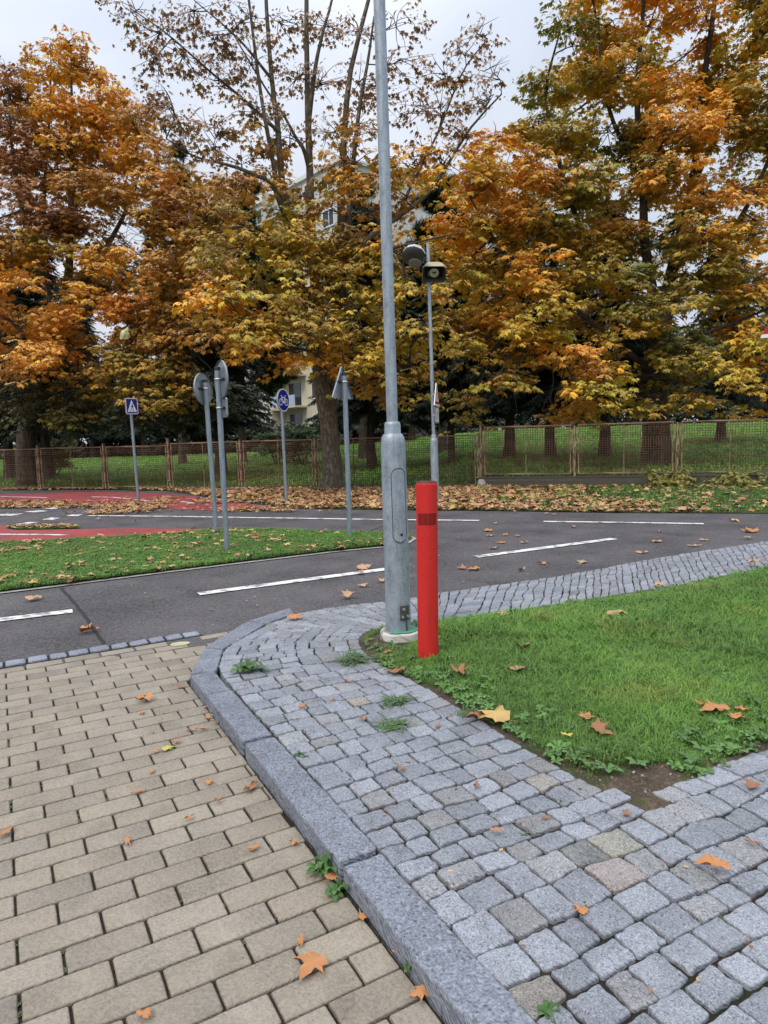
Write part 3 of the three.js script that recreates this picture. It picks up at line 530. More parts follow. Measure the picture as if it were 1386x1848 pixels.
// ---------- red bollard ----------
{
  const b = gp(773, 1190, 0.055), t = thing('bollard', 'bright red plastic bollard with a dark reflective band beside the lamp post', 'bollard', V(b.x, 0.055, b.z)); t.rotation.z = -0.01;
  part('post', lathe([[0.057, -0.05], [0.0575, 0.5], [0.0585, 0.962], [0.0575, 0.975], [0.053, 0.979]], 48), M.red_plastic, t);
  part('cap', lathe([[0.0562, 0.971], [0.056, 0.981], [0.05, 0.984], [0, 0.986]], 40), std({ color: rc(0.09, 0.012, 0.012), roughness: 0.5 }), t);
  const band = new THREE.CylinderGeometry(0.0592, 0.0591, 0.062, 40, 1, true, -0.98, 1.86); band.translate(0, 0.785, 0); part('reflector_band', band, M.redBand, t);
  for (let i = 0; i < 3; i++) { const g = new THREE.CylinderGeometry(0.0596, 0.0595, 0.056, 12, 1, true, -0.42 + i * 0.42 - 0.12, 0.24); g.translate(0, 0.785, 0); part('reflector', g, std({ color: rc(0.26, 0.016, 0.014), roughness: 0.2 }), t); }
}

// ---------- traffic signs ----------
const faceMat = (w, h, draw) => std({ map: canvasTex(w, h, draw), roughness: 0.35 });
const pedFace = faceMat(256, 320, (g, w, h) => {
  g.fillStyle = '#e4e6ee'; g.fillRect(0, 0, w, h); g.fillStyle = '#0c1a86'; g.fillRect(16, 16, w - 32, h - 32); g.fillStyle = '#eceef6'; g.beginPath(); g.moveTo(w / 2, 36); g.lineTo(w - 30, h - 46); g.lineTo(30, h - 46); g.fill();
  g.strokeStyle = g.fillStyle = '#14141a'; g.lineCap = 'round'; g.beginPath(); g.arc(136, 118, 13, 0, 7); g.fill(); g.lineWidth = 22; g.beginPath(); g.moveTo(136, 142); g.lineTo(134, 184); g.stroke(); g.lineWidth = 11; g.beginPath(); g.moveTo(134, 186); g.lineTo(152, 214); g.lineTo(158, 240); g.moveTo(132, 186); g.lineTo(116, 214); g.lineTo(98, 236); g.moveTo(140, 148); g.lineTo(162, 178); g.moveTo(130, 148); g.lineTo(106, 176); g.stroke();
  for (let i = 0; i < 5; i++) g.fillRect(60 + i * 28, 248, 16, 12);
});
const bikeFace = faceMat(256, 256, (g, w) => {
  g.fillStyle = '#dfe2ec'; g.fillRect(0, 0, w, w); g.fillStyle = '#0b1880'; g.beginPath(); g.arc(128, 128, 116, 0, 7); g.fill(); g.strokeStyle = '#e6e9f6'; g.lineWidth = 9; g.lineCap = g.lineJoin = 'round';
  g.beginPath(); g.arc(70, 150, 34, 0, 7); g.stroke(); g.beginPath(); g.arc(186, 150, 34, 0, 7); g.stroke(); g.beginPath(); g.moveTo(70, 150); g.lineTo(96, 98); g.lineTo(158, 98); g.lineTo(186, 150); g.lineTo(128, 150); g.lineTo(96, 98); g.moveTo(128, 150); g.lineTo(158, 98); g.moveTo(96, 98); g.lineTo(90, 80); g.lineTo(76, 80); g.moveTo(158, 98); g.lineTo(164, 76); g.lineTo(180, 80); g.stroke();
  g.fillStyle = '#e6e9f6'; g.fillRect(118, 138, 24, 24);
});
const warnFace = faceMat(256, 256, (g, w) => {
  g.fillStyle = '#e8e6e6'; g.fillRect(0, 0, w, w); g.fillStyle = '#b3141c'; g.beginPath(); g.moveTo(128, 14); g.lineTo(246, 234); g.lineTo(10, 234); g.fill(); g.fillStyle = '#e8e6e2'; g.beginPath(); g.moveTo(128, 62); g.lineTo(206, 206); g.lineTo(50, 206); g.fill();
  g.fillStyle = '#17171a'; g.beginPath(); g.arc(122, 118, 9, 0, 7); g.fill(); g.fillRect(114, 128, 16, 34); g.fillRect(112, 160, 8, 34); g.fillRect(126, 160, 8, 34); g.fillRect(140, 140, 9, 54);
});
const plateFace = faceMat(128, 128, (g, w) => { g.fillStyle = '#dcdcda'; g.fillRect(0, 0, w, w); g.strokeStyle = g.fillStyle = '#1c1c20'; g.lineWidth = 5; g.strokeRect(6, 6, w - 12, w - 12); g.lineWidth = 8; g.beginPath(); g.moveTo(48, 92); g.lineTo(60, 44); g.lineTo(84, 60); g.lineTo(76, 92); g.stroke(); g.beginPath(); g.moveTo(60, 26); g.lineTo(74, 46); g.lineTo(46, 46); g.fill(); });
// panels lie in the x-y plane with their face towards +z; kind: disc, triangle, rectangle
function panelShape(kind, w, h) {
  const s = new THREE.Shape();
  if (kind === 'disc') s.absarc(0, 0, w / 2, 0, Math.PI * 2);
  else if (kind === 'triangle') { const r = 0.03, P = [[0, h / 2], [-w / 2, -h / 2], [w / 2, -h / 2]]; P.forEach((p, i) => { const a = P[(i + 2) % 3], b = P[(i + 1) % 3], k = (q) => { const L = Math.hypot(q[0] - p[0], q[1] - p[1]); return [p[0] + ((q[0] - p[0]) * r) / L, p[1] + ((q[1] - p[1]) * r) / L]; }, u = k(a), v = k(b); i ? s.lineTo(...u) : s.moveTo(...u); s.quadraticCurveTo(p[0], p[1], ...v); }); s.closePath(); }
  else { const r = 0.03, x = w / 2, y = h / 2; s.moveTo(-x + r, -y); s.lineTo(x - r, -y); s.quadraticCurveTo(x, -y, x, -y + r); s.lineTo(x, y - r); s.quadraticCurveTo(x, y, x - r, y); s.lineTo(-x + r, y); s.quadraticCurveTo(-x, y, -x, y - r); s.lineTo(-x, -y + r); s.quadraticCurveTo(-x, -y, -x + r, -y); }
  return s;
}
function panel(t, name, kind, w, h, y, yaw, face, off = 0.045) {
  const s = panelShape(kind, w, h), n = V(Math.sin(yaw), 0, Math.cos(yaw));
  const back = new THREE.ExtrudeGeometry(s, { depth: 0.003, bevelEnabled: false, curveSegments: 40 });
  const p = part(name, back, M.signBack, t); p.position.set(n.x * off, y, n.z * off); p.rotation.y = yaw;
  // folded rim around the sheet, towards the back
  const pts = s.getPoints(40), pos = [], idx = []; pts.forEach((q) => pos.push(q.x, q.y, 0.0015, q.x, q.y, -0.02)); for (let i = 0; i < pts.length; i++) { const a = i * 2, b = ((i + 1) % pts.length) * 2; idx.push(a, b, a + 1, b, b + 1, a + 1); }
  const rim = raw(pos, idx); rim.setAttribute('uv', new THREE.Float32BufferAttribute(new Float32Array((pos.length / 3) * 2), 2)); part('rim', rim, M.signBack, p);
  if (face) { const f = new THREE.ShapeGeometry(panelShape(kind, w - 0.006, h - 0.006), 40), q = f.attributes.position, u = f.attributes.uv; for (let i = 0; i < q.count; i++) u.setXY(i, q.getX(i) / w + 0.5, q.getY(i) / h + 0.5); f.translate(0, 0, 0.005); part('face', f, face, p); }
  const rail = box(w * 0.5, 0.022, 0.012, 0, 0, -0.012); part('rail', rail, M.black, p);
  const band = new THREE.TorusGeometry(0.034, 0.006, 6, 20); band.rotateX(Math.PI / 2); const bd = part('clamp_band', band, M.steel, t); bd.position.y = y; bd.scale.y = 1.8;
  return p;
}
function sign(label, px, py, height, leanX, leanZ, build) {
  const f = gp(px, py, 0.02), t = thing('traffic_sign', label, 'traffic sign', V(f.x, 0, f.z)); t.rotation.set(leanX, 0, leanZ);
  part('pole', cylUV(lathe([[0.0315, -0.05], [0.0315, height], [0, height]], 20), 0.5, 1.6), M.pole, t);
  part('pole_cap', lathe([[0.0335, height - 0.018], [0.0335, height + 0.016], [0.028, height + 0.022], [0, height + 0.022]], 20), M.black, t);
  build(t); return t;
}
sign('grey round sign seen from behind, lower of the close pair on the grass island', 391, 965, 2.10, 0, 0.022, (t) => panel(t, 'disc', 'disc', 0.42, 0.42, 2.0, -1.9, null));
sign('grey round sign and small plate seen from behind, nearer of the close pair', 410, 995, 2.10, 0, 0.002, (t) => { panel(t, 'disc', 'disc', 0.43, 0.43, 1.985, 2.12, null); panel(t, 'plate', 'rectangle', 0.30, 0.22, 1.665, 2.12, null); });
sign('grey triangular sign seen from behind on the island beside the lamp post', 632, 971, 2.08, 0, 0.004, (t) => panel(t, 'triangle', 'triangle', 0.47, 0.41, 1.985, -2.12, null));
sign('blue round sign with a white bicycle in front of the leaf pile', 517, 907, 2.12, 0, 0.008, (t) => panel(t, 'disc', 'disc', 0.46, 0.46, 2.09, 1.17, bikeFace));
sign('blue square pedestrian crossing sign on the thin pole by the red track', 250, 905, 2.1, 0, 0.018, (t) => panel(t, 'square', 'rectangle', 0.30, 0.35, 2.12, 0.92, pedFace));
sign('red and white triangular warning sign cut by the right edge of the view', 1412, 958, 2.35, 0, 0, (t) => panel(t, 'triangle', 'triangle', 0.62, 0.54, 2.62, -0.62, warnFace));
{
  const t = thing('traffic_sign', 'narrow looking red warning triangle with a white plate on the distant lamp post', 'traffic sign', V(farFoot.x, 0, -13.3));
  panel(t, 'triangle', 'triangle', 0.52, 0.46, 2.09, 1.31, warnFace, 0.06); panel(t, 'plate', 'rectangle', 0.34, 0.31, 1.69, 1.31, plateFace, 0.06);
}

// ---------- wire mesh fence ----------
function fencePanel(t, a, b, y0, y1, mid, seed) {
  // between points a and b on the ground line; frame of angle iron, woven wire, one mid bar
  const dx = b.x - a.x, dz = b.z - a.z, L = Math.hypot(dx, dz), yaw = Math.atan2(-dz, dx), H = y1 - y0, r = 0.016, rnd = rng(seed);
  const g = merge([box(L, r * 2, r * 1.6, 0, H - r, 0), box(L, r * 2, r * 1.6, 0, r, 0), box(r * 2, H - r * 4, r * 1.5, -L / 2 + r, H / 2, 0), box(r * 2, H - r * 4, r * 1.5, L / 2 - r, H / 2, 0)]);
  const f = part('panel_frame', g, M.rusty, t); f.position.set((a.x + b.x) / 2 - t.position.x, y0, (a.z + b.z) / 2 - t.position.z); f.rotation.y = yaw; f.rotation.z = (rnd() - 0.5) * 0.012;
  const w = [], s = 0.056, wr = 0.0052, bar = (x0, y0_, x1, y1_, z) => { const l = Math.hypot(x1 - x0, y1_ - y0_), q = new THREE.CylinderGeometry(wr, wr, l, 4, 1, true); q.rotateZ(-Math.atan2(x1 - x0, y1_ - y0_)); q.translate((x0 + x1) / 2, (y0_ + y1_) / 2, z); w.push(q); };
  for (let x = -L / 2 + s; x < L / 2 - 0.01; x += s) bar(x, 0.02, x + (rnd() - 0.5) * 0.01, H - 0.02, 0.003); for (let y = s; y < H - 0.01; y += s) bar(-L / 2 + 0.02, y, L / 2 - 0.02, y + (rnd() - 0.5) * 0.01, -0.003);
  part('wire_mesh', merge(w), M.wire, f, 'stuff');
  if (mid) part('mid_bar', box(0.022, H - r * 4, 0.014, (rnd() - 0.5) * 0.06, H / 2, 0.012), M.rusty, f);
}
const FX = (x) => V(x, 0, fenceZ(x));
{
  const low = thing('mesh_fence', 'low rusty wire mesh fence on the left behind the leaf litter', 'fence', FX(-4)), posts = [-17.3, -15.1, -12.75, -10.3, -8.09, -6.02, -3.87, -1.77, 0.33, 2.38];
  posts.forEach((x, i) => {
    const tall = i === 5 ? 0.1 : 0, p = box(0.065, 1.36 + tall, 0.06, 0, 0.66 + tall / 2, 0), m = part('post', p, M.rusty, low); m.position.copy(FX(x)).sub(low.position); m.position.y = 0; m.rotation.y = -0.27; m.rotation.z = (hash(i, 3, 3) - 0.5) * 0.03;
    for (const y of [0.25, 1.05]) { const c = part('clip', box(0.15, 0.03, 0.03, 0, y, 0.05), M.rusty, m); }
    if (i < posts.length - 1) fencePanel(low, FX(x + 0.07), FX(posts[i + 1] - 0.07), i === 4 ? 0.07 : 0.05, (i >= 5 ? 1.30 : 1.26) + (hash(i, 2, 8) - 0.5) * 0.03, true, 400 + i);
  });
  const plinth = thing('fence_plinth', 'low dark mossy concrete plinth under the left fence', 'plinth', FX(-2)); const pg = box(8.6, 0.1, 0.12, 0, 0.03, 0); part('plinth_block', pg, M.oldConcrete, plinth); plinth.rotation.y = -0.2776; plinth.position.copy(FX(-1.9)); plinth.position.z += 0.0;
  const high = thing('mesh_fence', 'taller beige wire mesh fence standing on the dark wall at right', 'fence', FX(6)), hp = [2.43, 4.57, 6.75, 8.91, 11.1, 13.3];
  hp.forEach((x, i) => {
    const m = part('post', box(0.07, i ? 1.32 : 1.55, 0.065, 0, i ? 0.80 : 0.76, 0), M.rusty, high); m.position.copy(FX(x)).sub(high.position); m.position.y = 0; m.rotation.y = -0.27;
    if (i < hp.length - 1) fencePanel(high, FX(x + 0.075), FX(hp[i + 1] - 0.075), 0.31, 1.49, true, 500 + i);
  });
  const wall = thing('retaining_wall', 'dark weathered concrete retaining wall under the right fence', 'wall', FX(8)); const wg = box(11.6, 0.34, 0.2, 0, 0.06, 0); part('wall_body', wg, M.oldConcrete, wall); part('coping', box(11.62, 0.03, 0.22, 0, 0.245, 0), M.oldConcrete, wall); wall.rotation.y = -0.2776; wall.position.copy(FX(8.0));
  const st = []; for (let i = 0; i < 14; i++) { const a = (i / 14) * 6.283; st.push([Math.cos(a) * 0.11 * (0.8 + 0.4 * hash(i, 4, 1)), Math.sin(a) * 0.1]); }
  const bp = FX(2.42), bl = new THREE.IcosahedronGeometry(0.11, 2), q = bl.attributes.position; for (let i = 0; i < q.count; i++) { const k = 0.85 + 0.3 * vnoise(q.getX(i) * 18 + 5, q.getY(i) * 18 + q.getZ(i) * 9, 7); q.setXYZ(i, q.getX(i) * k, q.getY(i) * k * 1.15, q.getZ(i) * k); } bl.computeVertexNormals(); bl.translate(bp.x, 0.1, bp.z + 0.14);
  solo('boundary_stone', bl, M.concrete, 'rounded pale boundary stone at the foot of the tall fence post', 'stone');
}

// ---------- apartment block far behind ----------
{
  const b = thing('apartment_building', 'cream apartment block with flat roof rising behind the trees', 'building', V(-2.9, 0, -60)), H = 24.4, Y0 = 0.8;
  const u1 = V(-5.2, 0, -6).normalize(), u2 = V(13.3, 0, -8).normalize(), L1 = 22, L2 = 15.4;
  const P = [[0, 0], [u2.x * L2, u2.z * L2], [u2.x * L2 + u1.x * L1, u2.z * L2 + u1.z * L1], [u1.x * L1, u1.z * L1]];
  const sh = new THREE.Shape(P.map((p) => new THREE.Vector2(p[0], -p[1]))), body = new THREE.ExtrudeGeometry(sh, { depth: H - Y0, bevelEnabled: false }); body.rotateX(-Math.PI / 2); body.translate(0, Y0, 0); part('wall', body, M.grayWall, b);
  const rs = new THREE.Shape(inset(ccw(P), -0.25).map((p) => new THREE.Vector2(p[0], -p[1]))), rf = new THREE.ExtrudeGeometry(rs, { depth: 0.35, bevelEnabled: false }); rf.rotateX(-Math.PI / 2); rf.translate(0, H, 0); part('roof', rf, M.whiteTrim, b);
  const n1 = V(-u1.z, 0, u1.x); if (n1.z < 0) n1.negate(); const n2 = V(-u2.z, 0, u2.x); if (n2.z < 0) n2.negate();
  const yaw1 = Math.atan2(n1.x, n1.z), yaw2 = Math.atan2(n2.x, n2.z), wf = merge([box(1.7, 0.1, 0.12, 0, 0.7, 0), box(1.7, 0.1, 0.12, 0, -0.7, 0), box(0.1, 1.3, 0.12, -0.8, 0, 0), box(0.1, 1.3, 0.12, 0.8, 0, 0), box(0.08, 1.3, 0.12, 0.1, 0, 0)]), wp = box(1.5, 1.3, 0.04);
  const win = (u, n, yaw, d, y) => { const f = part('window', wf, M.whiteTrim, b); f.position.set(u.x * d + n.x * 0.05, y, u.z * d + n.z * 0.05); f.rotation.y = yaw; part('pane', wp, M.pane, f); };
  for (let s = 0; s < 8; s++) {
    const y = 2.9 + s * 2.9; for (const d of [1.8, 4.4, 12.6, 15.4, 18.6]) win(u1, n1, yaw1, d, y); win(u2, n2, yaw2, 9.2, y);
    const bc = (d, w) => { const by = y - 1.35, g = part('balcony', box(w, 0.18, 1.4, 0, 0, 0.7), M.cream, b); g.position.set(u1.x * d, by, u1.z * d); g.rotation.y = yaw1; part('railing', box(w - 0.1, 0.95, 0.06, 0, 0.58, 1.36), M.blueTrim, g); part('side_wall', box(0.14, 2.6, 1.4, -w / 2 + 0.07, 1.4, 0.7), M.cream, g); part('balcony_door', box(2.0, 2.1, 0.05, 0.2, 1.2, 0.06), M.pane, g); };
    bc(8.2, 4.2);
  }
  part('lower_band', (() => { const s2_ = new THREE.Shape(inset(ccw(P), -0.04).map((p) => new THREE.Vector2(p[0], -p[1]))), g = new THREE.ExtrudeGeometry(s2_, { depth: 18, bevelEnabled: false }); g.rotateX(-Math.PI / 2); g.translate(0, Y0, 0); return g; })(), M.cream, b);
}

// ---------- leaves ----------
const LEAF_HALF = [[0, 0], [0.15, -0.06], [0.47, 0.09], [0.33, 0.24], [0.60, 0.55], [0.38, 0.50], [0.20, 0.50], [0.21, 0.70], [0, 1.0]];
const LEAF_LOW = [[0, 0], [0.46, 0.07], [0.31, 0.24], [0.60, 0.57], [0.19, 0.50], [0, 1.0]];
// one maple leaf, stem at the origin, tip along +y, face towards +z
function leafData(half, size, curl, rnd, shade, stem = 0) {
  const L = half.slice(1, -1), P = [...half, ...L.slice().reverse().map(([x, y]) => [-x, y])], pos = [], idx = [], c = [0, 0.34], asym = 0.85 + 0.3 * rnd(), tw = (rnd() - 0.5) * 0.5;
  const put = ([x, y]) => { const X = x * (x > 0 ? asym : 1), r2 = X * X, z = -curl * (r2 * 1.1 + (y - 0.4) * (y - 0.4) * 0.7) + tw * X * (y - 0.3) * 0.5; pos.push(X * size, y * size, z * size); };
  put(c); P.forEach(put); const n = P.length; for (let i = 0; i < n; i++) idx.push(0, 1 + i, 1 + ((i + 1) % n));
  if (stem) { const o = pos.length / 3, w = 0.012 * size; pos.push(-w, 0.02 * size, 0, w, 0.02 * size, 0, 0, -stem * size, 0.12 * stem * size); idx.push(o, o + 2, o + 1); }
  const col = []; for (let i = 0; i < pos.length / 3; i++) { const e = i === 0 ? 1.08 : 0.78 + 0.36 * rnd(); col.push(shade[0] * e, shade[1] * e, shade[2] * e); }
  return { pos, idx, col };
}
function foldLeaf(d, f, size) { for (let i = 0; i < d.pos.length; i += 3) { const x = d.pos[i]; d.pos[i] = x * (1 - 0.55 * f); d.pos[i + 2] += Math.abs(x) * f * 0.75 + 0.1 * size * f * Math.sin((d.pos[i + 1] / size) * 7 + f * 20); } return d; }
function joinLeaves(list) {                      // list of [leafData, Matrix4]
  const pos = [], idx = [], col = [], v = V(0, 0, 0);
  for (const [d, m] of list) { const o = pos.length / 3; for (let i = 0; i < d.pos.length; i += 3) { v.set(d.pos[i], d.pos[i + 1], d.pos[i + 2]).applyMatrix4(m); pos.push(v.x, v.y, v.z); } for (const k of d.idx) idx.push(o + k); col.push(...d.col); }
  return raw(pos, idx, null, col);
}
function spray(seed, n, reach, size, droop) {     // a leafy twig end: twig along +x from the origin
  const rnd = rng(seed), list = [];
  for (let i = 0; i < n; i++) {
    const t = Math.pow(rnd(), 0.8), side = i % 2 ? 1 : -1, p = V(t * reach, -0.10 * t * reach + (rnd() - 0.5) * 0.09, side * (0.03 + 0.17 * rnd() * reach / 0.4)), yaw = -side * (0.3 + rnd() * 1.2) + (rnd() - 0.5) * 0.5;
    const tip = V(Math.cos(yaw), -droop - rnd() * 0.9, -Math.sin(yaw)).normalize(), up = V((rnd() - 0.5) * 0.9, 1, (rnd() - 0.5) * 0.9), nz = up.addScaledVector(tip, -up.dot(tip)).normalize(), nx = V(0, 0, 0).crossVectors(tip, nz);
    const m = new THREE.Matrix4().makeBasis(nx, tip, nz).setPosition(p), s = 0.72 + 0.5 * rnd(), hue = (rnd() - 0.5) * 0.3;
    list.push([leafData(LEAF_LOW, size * (0.55 + 0.75 * rnd()), 0.35 + rnd() * 0.5, rnd, [s * (1 + hue * 0.5), s * (1 - hue * 0.35), s * (1 - hue)]), m]);
  }
  return joinLeaves(list);
}
const SPRAYS = [1, 2, 3, 4, 5].map((k) => spray(900 + k, 10, 0.42, 0.135, 0.25));
const THIN_SPRAYS = [1, 2, 3].map((k) => spray(950 + k, 5, 0.34, 0.10, 0.7));
const COLORS = {
  orange: [[0.47, 0.175, 0.022], [0.42, 0.14, 0.02], [0.50, 0.23, 0.03], [0.30, 0.10, 0.022]], orange2: [[0.53, 0.21, 0.03], [0.52, 0.19, 0.04], [0.45, 0.22, 0.03]],
  gold: [[0.50, 0.275, 0.028], [0.47, 0.22, 0.024], [0.36, 0.25, 0.03], [0.26, 0.22, 0.03]], mix: [[0.44, 0.21, 0.022], [0.25, 0.17, 0.022], [0.18, 0.145, 0.02], [0.48, 0.24, 0.025]],
  green: [[0.15, 0.125, 0.018], [0.11, 0.105, 0.018], [0.27, 0.17, 0.02], [0.40, 0.215, 0.022]], yg: [[0.36, 0.245, 0.024], [0.25, 0.19, 0.02], [0.42, 0.245, 0.024], [0.17, 0.135, 0.018], [0.31, 0.135, 0.022], [0.31, 0.235, 0.024]],
  rust: [[0.27, 0.085, 0.026], [0.22, 0.075, 0.026], [0.36, 0.12, 0.024], [0.17, 0.07, 0.03]], brownor: [[0.34, 0.125, 0.024], [0.27, 0.105, 0.024], [0.40, 0.165, 0.024], [0.24, 0.14, 0.03]],
  og: [[0.30, 0.18, 0.026], [0.19, 0.15, 0.028], [0.38, 0.20, 0.026], [0.12, 0.12, 0.028]], brown: [[0.30, 0.15, 0.055], [0.35, 0.18, 0.045], [0.24, 0.115, 0.055], [0.46, 0.28, 0.045]],
  pine: [[0.030, 0.055, 0.034], [0.024, 0.044, 0.030], [0.038, 0.062, 0.036]], spruce: [[0.020, 0.034, 0.022], [0.016, 0.028, 0.02], [0.027, 0.044, 0.024]], larch: [[0.06, 0.10, 0.035], [0.045, 0.085, 0.03], [0.09, 0.12, 0.03]],
  bush: [[0.10, 0.16, 0.035], [0.075, 0.13, 0.035], [0.13, 0.18, 0.04]], yellowbush: [[0.30, 0.27, 0.035], [0.22, 0.22, 0.035], [0.35, 0.28, 0.035]], hedge: [[0.030, 0.045, 0.02], [0.022, 0.035, 0.018], [0.045, 0.055, 0.022]],
};
for (const k of ['orange', 'orange2', 'gold', 'mix', 'green', 'yg', 'rust', 'brownor', 'og']) COLORS[k] = COLORS[k].map(([r, g, b]) => /gold|mix/.test(k) ? [Math.min(0.88, r * 1.92), g * 2.0, b * 1.3] : /orange/.test(k) ? [Math.min(0.82, r * 1.68), g * 2.25, b * 1.5] : /rust|brownor/.test(k) ? [r * 1.62, g * 2.15, b * 1.6] : [r * 1.8, g * 2.0, b * 1.35]);
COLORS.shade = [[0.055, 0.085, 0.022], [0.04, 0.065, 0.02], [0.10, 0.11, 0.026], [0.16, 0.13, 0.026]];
// needle tufts
function tuft(seed, n, len, w, up) {
  const rnd = rng(seed), pos = [], idx = [], col = [];
  for (let i = 0; i < n; i++) { const a = rnd() * 6.283, e = lerp(-0.2, 1, rnd()) * up + 0.15 * (rnd() - 0.5), d = V(Math.cos(a) * Math.cos(e), Math.sin(e), Math.sin(a) * Math.cos(e)), s = V(-Math.sin(a), 0, Math.cos(a)).multiplyScalar(w), l = len * (0.6 + 0.6 * rnd()), b = 0.02 + 0.06 * rnd(), o = pos.length / 3, k = 0.6 + 0.7 * rnd(); pos.push(d.x * b - s.x, d.y * b - s.y, d.z * b - s.z, d.x * b + s.x, d.y * b + s.y, d.z * b + s.z, d.x * l, d.y * l, d.z * l); idx.push(o, o + 1, o + 2); for (let q = 0; q < 3; q++) col.push(k, k, k); }
  return raw(pos, idx, null, col);
}
const PINE_TUFTS = [1, 2, 3].map((k) => tuft(40 + k, 46, 0.34, 0.02, 1.2));
function fir(seed) {                              // a flat drooping spruce branchlet along +x
  const rnd = rng(seed), pos = [], idx = [], col = [];
  for (let i = 0; i < 34; i++) { const t = rnd(), side = i % 2 ? 1 : -1, x = t * 0.55, l = (0.10 + 0.14 * rnd()) * (1.1 - t * 0.6), o = pos.length / 3, k = 0.6 + 0.7 * rnd(), dz = side * l, dy = -0.35 * l - 0.08 * rnd(); pos.push(x, -0.12 * t, 0, x + 0.055, -0.12 * t, 0, x + 0.06 + 0.10 * rnd(), -0.12 * t + dy, dz); idx.push(o, o + 1, o + 2); for (let q = 0; q < 3; q++) col.push(k, k, k); }
  return raw(pos, idx, null, col);
}
const FIRS = [1, 2, 3].map((k) => fir(60 + k));

// grows branches from a skeleton into clumps of foliage and hangs sprays on them
function foliage(t, opts) {
  const { limbs, blobs, seed, units, density, mat, twigMat, barkMat, twigR = 0.012, scale = 1, gap = 0.25 } = opts, rnd = rng(seed), boughs = [], places = units.map(() => []), cols = units.map(() => []);
  const pts = []; limbs.forEach((l) => l.forEach((p) => pts.push(p)));
  const c = new THREE.Color();
  for (const b of blobs) {
    const C = b.c, R = b.r; let best = null, bd = 1e9;
    for (const p of pts) { const d = p.distanceTo(C) + Math.max(0, C.y - p.y - 0.6) * 0.5 + Math.max(0, p.y - C.y - 2) * 0.6 + (p.y < 2.6 ? 3 : 0); if (d < bd) { bd = d; best = p; } }
    if (!best) continue;
    const mid = best.clone().lerp(C, 0.55); mid.y += 0.08 * bd + 0.1 * (rnd() - 0.5); mid.x += (rnd() - 0.5) * 0.2 * bd; mid.z += (rnd() - 0.5) * 0.2 * bd;
    const main = curve([best, mid, C.clone().add(V((rnd() - 0.5) * R, R * 0.2, (rnd() - 0.5) * R))], 7), br = clamp(0.010 + 0.008 * bd + 0.010 * R, 0.012, 0.07) * (b.thin ? 0.65 : 1);
    if (!opts.bare) boughs.push(tube(main, main.map((_, i) => lerp(br, br * 0.35, i / 7)), 5, 1, false));
    const nTw = Math.round((b.thin ? 9 : 6) + 4 * R), N = Math.max(6, Math.round(density * Math.pow(R, 2.1) * (b.k || 1))), tw = [];
    for (let i = 0; i < nTw; i++) {
      const st = main[3 + Math.floor(rnd() * 5)], u = rnd() * 2 - 1, a = rnd() * 6.283, q = Math.sqrt(1 - u * u), dir = V(Math.cos(a) * q, u * 0.8 + 0.1, Math.sin(a) * q), e = C.clone().addScaledVector(dir, R * (0.65 + 0.45 * rnd())), m2 = st.clone().lerp(e, 0.5).add(V((rnd() - 0.5) * 0.25 * R, (rnd() - 0.3) * 0.3 * R, (rnd() - 0.5) * 0.25 * R)), l = curve([st, m2, e], 5);
      tw.push(l); if (!opts.bare) boughs.push(tube(l, l.map((_, k) => lerp(twigR, twigR * 0.3, k / 5)), 4, 1, false));
    }
    const pal = COLORS[b.col], off = rnd() * 90;
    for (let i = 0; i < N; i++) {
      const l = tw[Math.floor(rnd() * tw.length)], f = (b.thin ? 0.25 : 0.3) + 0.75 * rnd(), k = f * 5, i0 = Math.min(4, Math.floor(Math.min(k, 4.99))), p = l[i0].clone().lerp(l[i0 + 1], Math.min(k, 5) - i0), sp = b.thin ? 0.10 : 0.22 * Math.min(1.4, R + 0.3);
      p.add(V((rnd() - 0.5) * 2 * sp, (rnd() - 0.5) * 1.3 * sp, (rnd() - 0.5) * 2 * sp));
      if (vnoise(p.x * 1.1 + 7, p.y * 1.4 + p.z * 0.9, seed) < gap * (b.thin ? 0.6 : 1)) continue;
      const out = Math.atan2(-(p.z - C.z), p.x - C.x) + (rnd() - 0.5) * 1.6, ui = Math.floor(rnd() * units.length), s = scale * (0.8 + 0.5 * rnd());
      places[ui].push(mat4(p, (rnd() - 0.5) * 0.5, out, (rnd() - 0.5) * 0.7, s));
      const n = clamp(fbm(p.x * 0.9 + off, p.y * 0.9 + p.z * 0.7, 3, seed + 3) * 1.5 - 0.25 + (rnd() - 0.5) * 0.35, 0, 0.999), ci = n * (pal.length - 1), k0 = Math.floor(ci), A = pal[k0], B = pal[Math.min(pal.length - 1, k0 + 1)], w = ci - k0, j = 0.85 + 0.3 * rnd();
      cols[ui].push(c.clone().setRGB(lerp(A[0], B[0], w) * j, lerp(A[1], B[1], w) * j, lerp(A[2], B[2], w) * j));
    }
  }
  units.forEach((g, i) => places[i].length && instanced('crown', g, mat, places[i], t, cols[i]));
  if (boughs.length) { const g = merge(boughs); part('branches', g, twigMat, t, 'stuff'); }
  return places.reduce((a, p) => a + p.length, 0);
}
const treeStats = [];
function behind(list, dz, k, seed) { const r = rng(seed); return list.filter(() => r() < k).map(([x, y, pr, d, col]) => [x + (r() - 0.5) * 70, y + (r() - 0.5) * 60 + 8, pr * 0.95, (d || 0) - dz - r() * 1.2, col]).filter(([x, y]) => y > 120); }
const B = (list, z, scaleR = 1, thin = false, k = 1, spread = 1.2, seed = 5) => { const r = rng(seed); return list.map(([x, y, pr, dz, col]) => { const zz = z + (dz || 0) + (r() - 0.5) * spread; return { c: W(x, y, zz), r: ((pr * -zz) / F) * scaleR, col, thin, k }; }); };
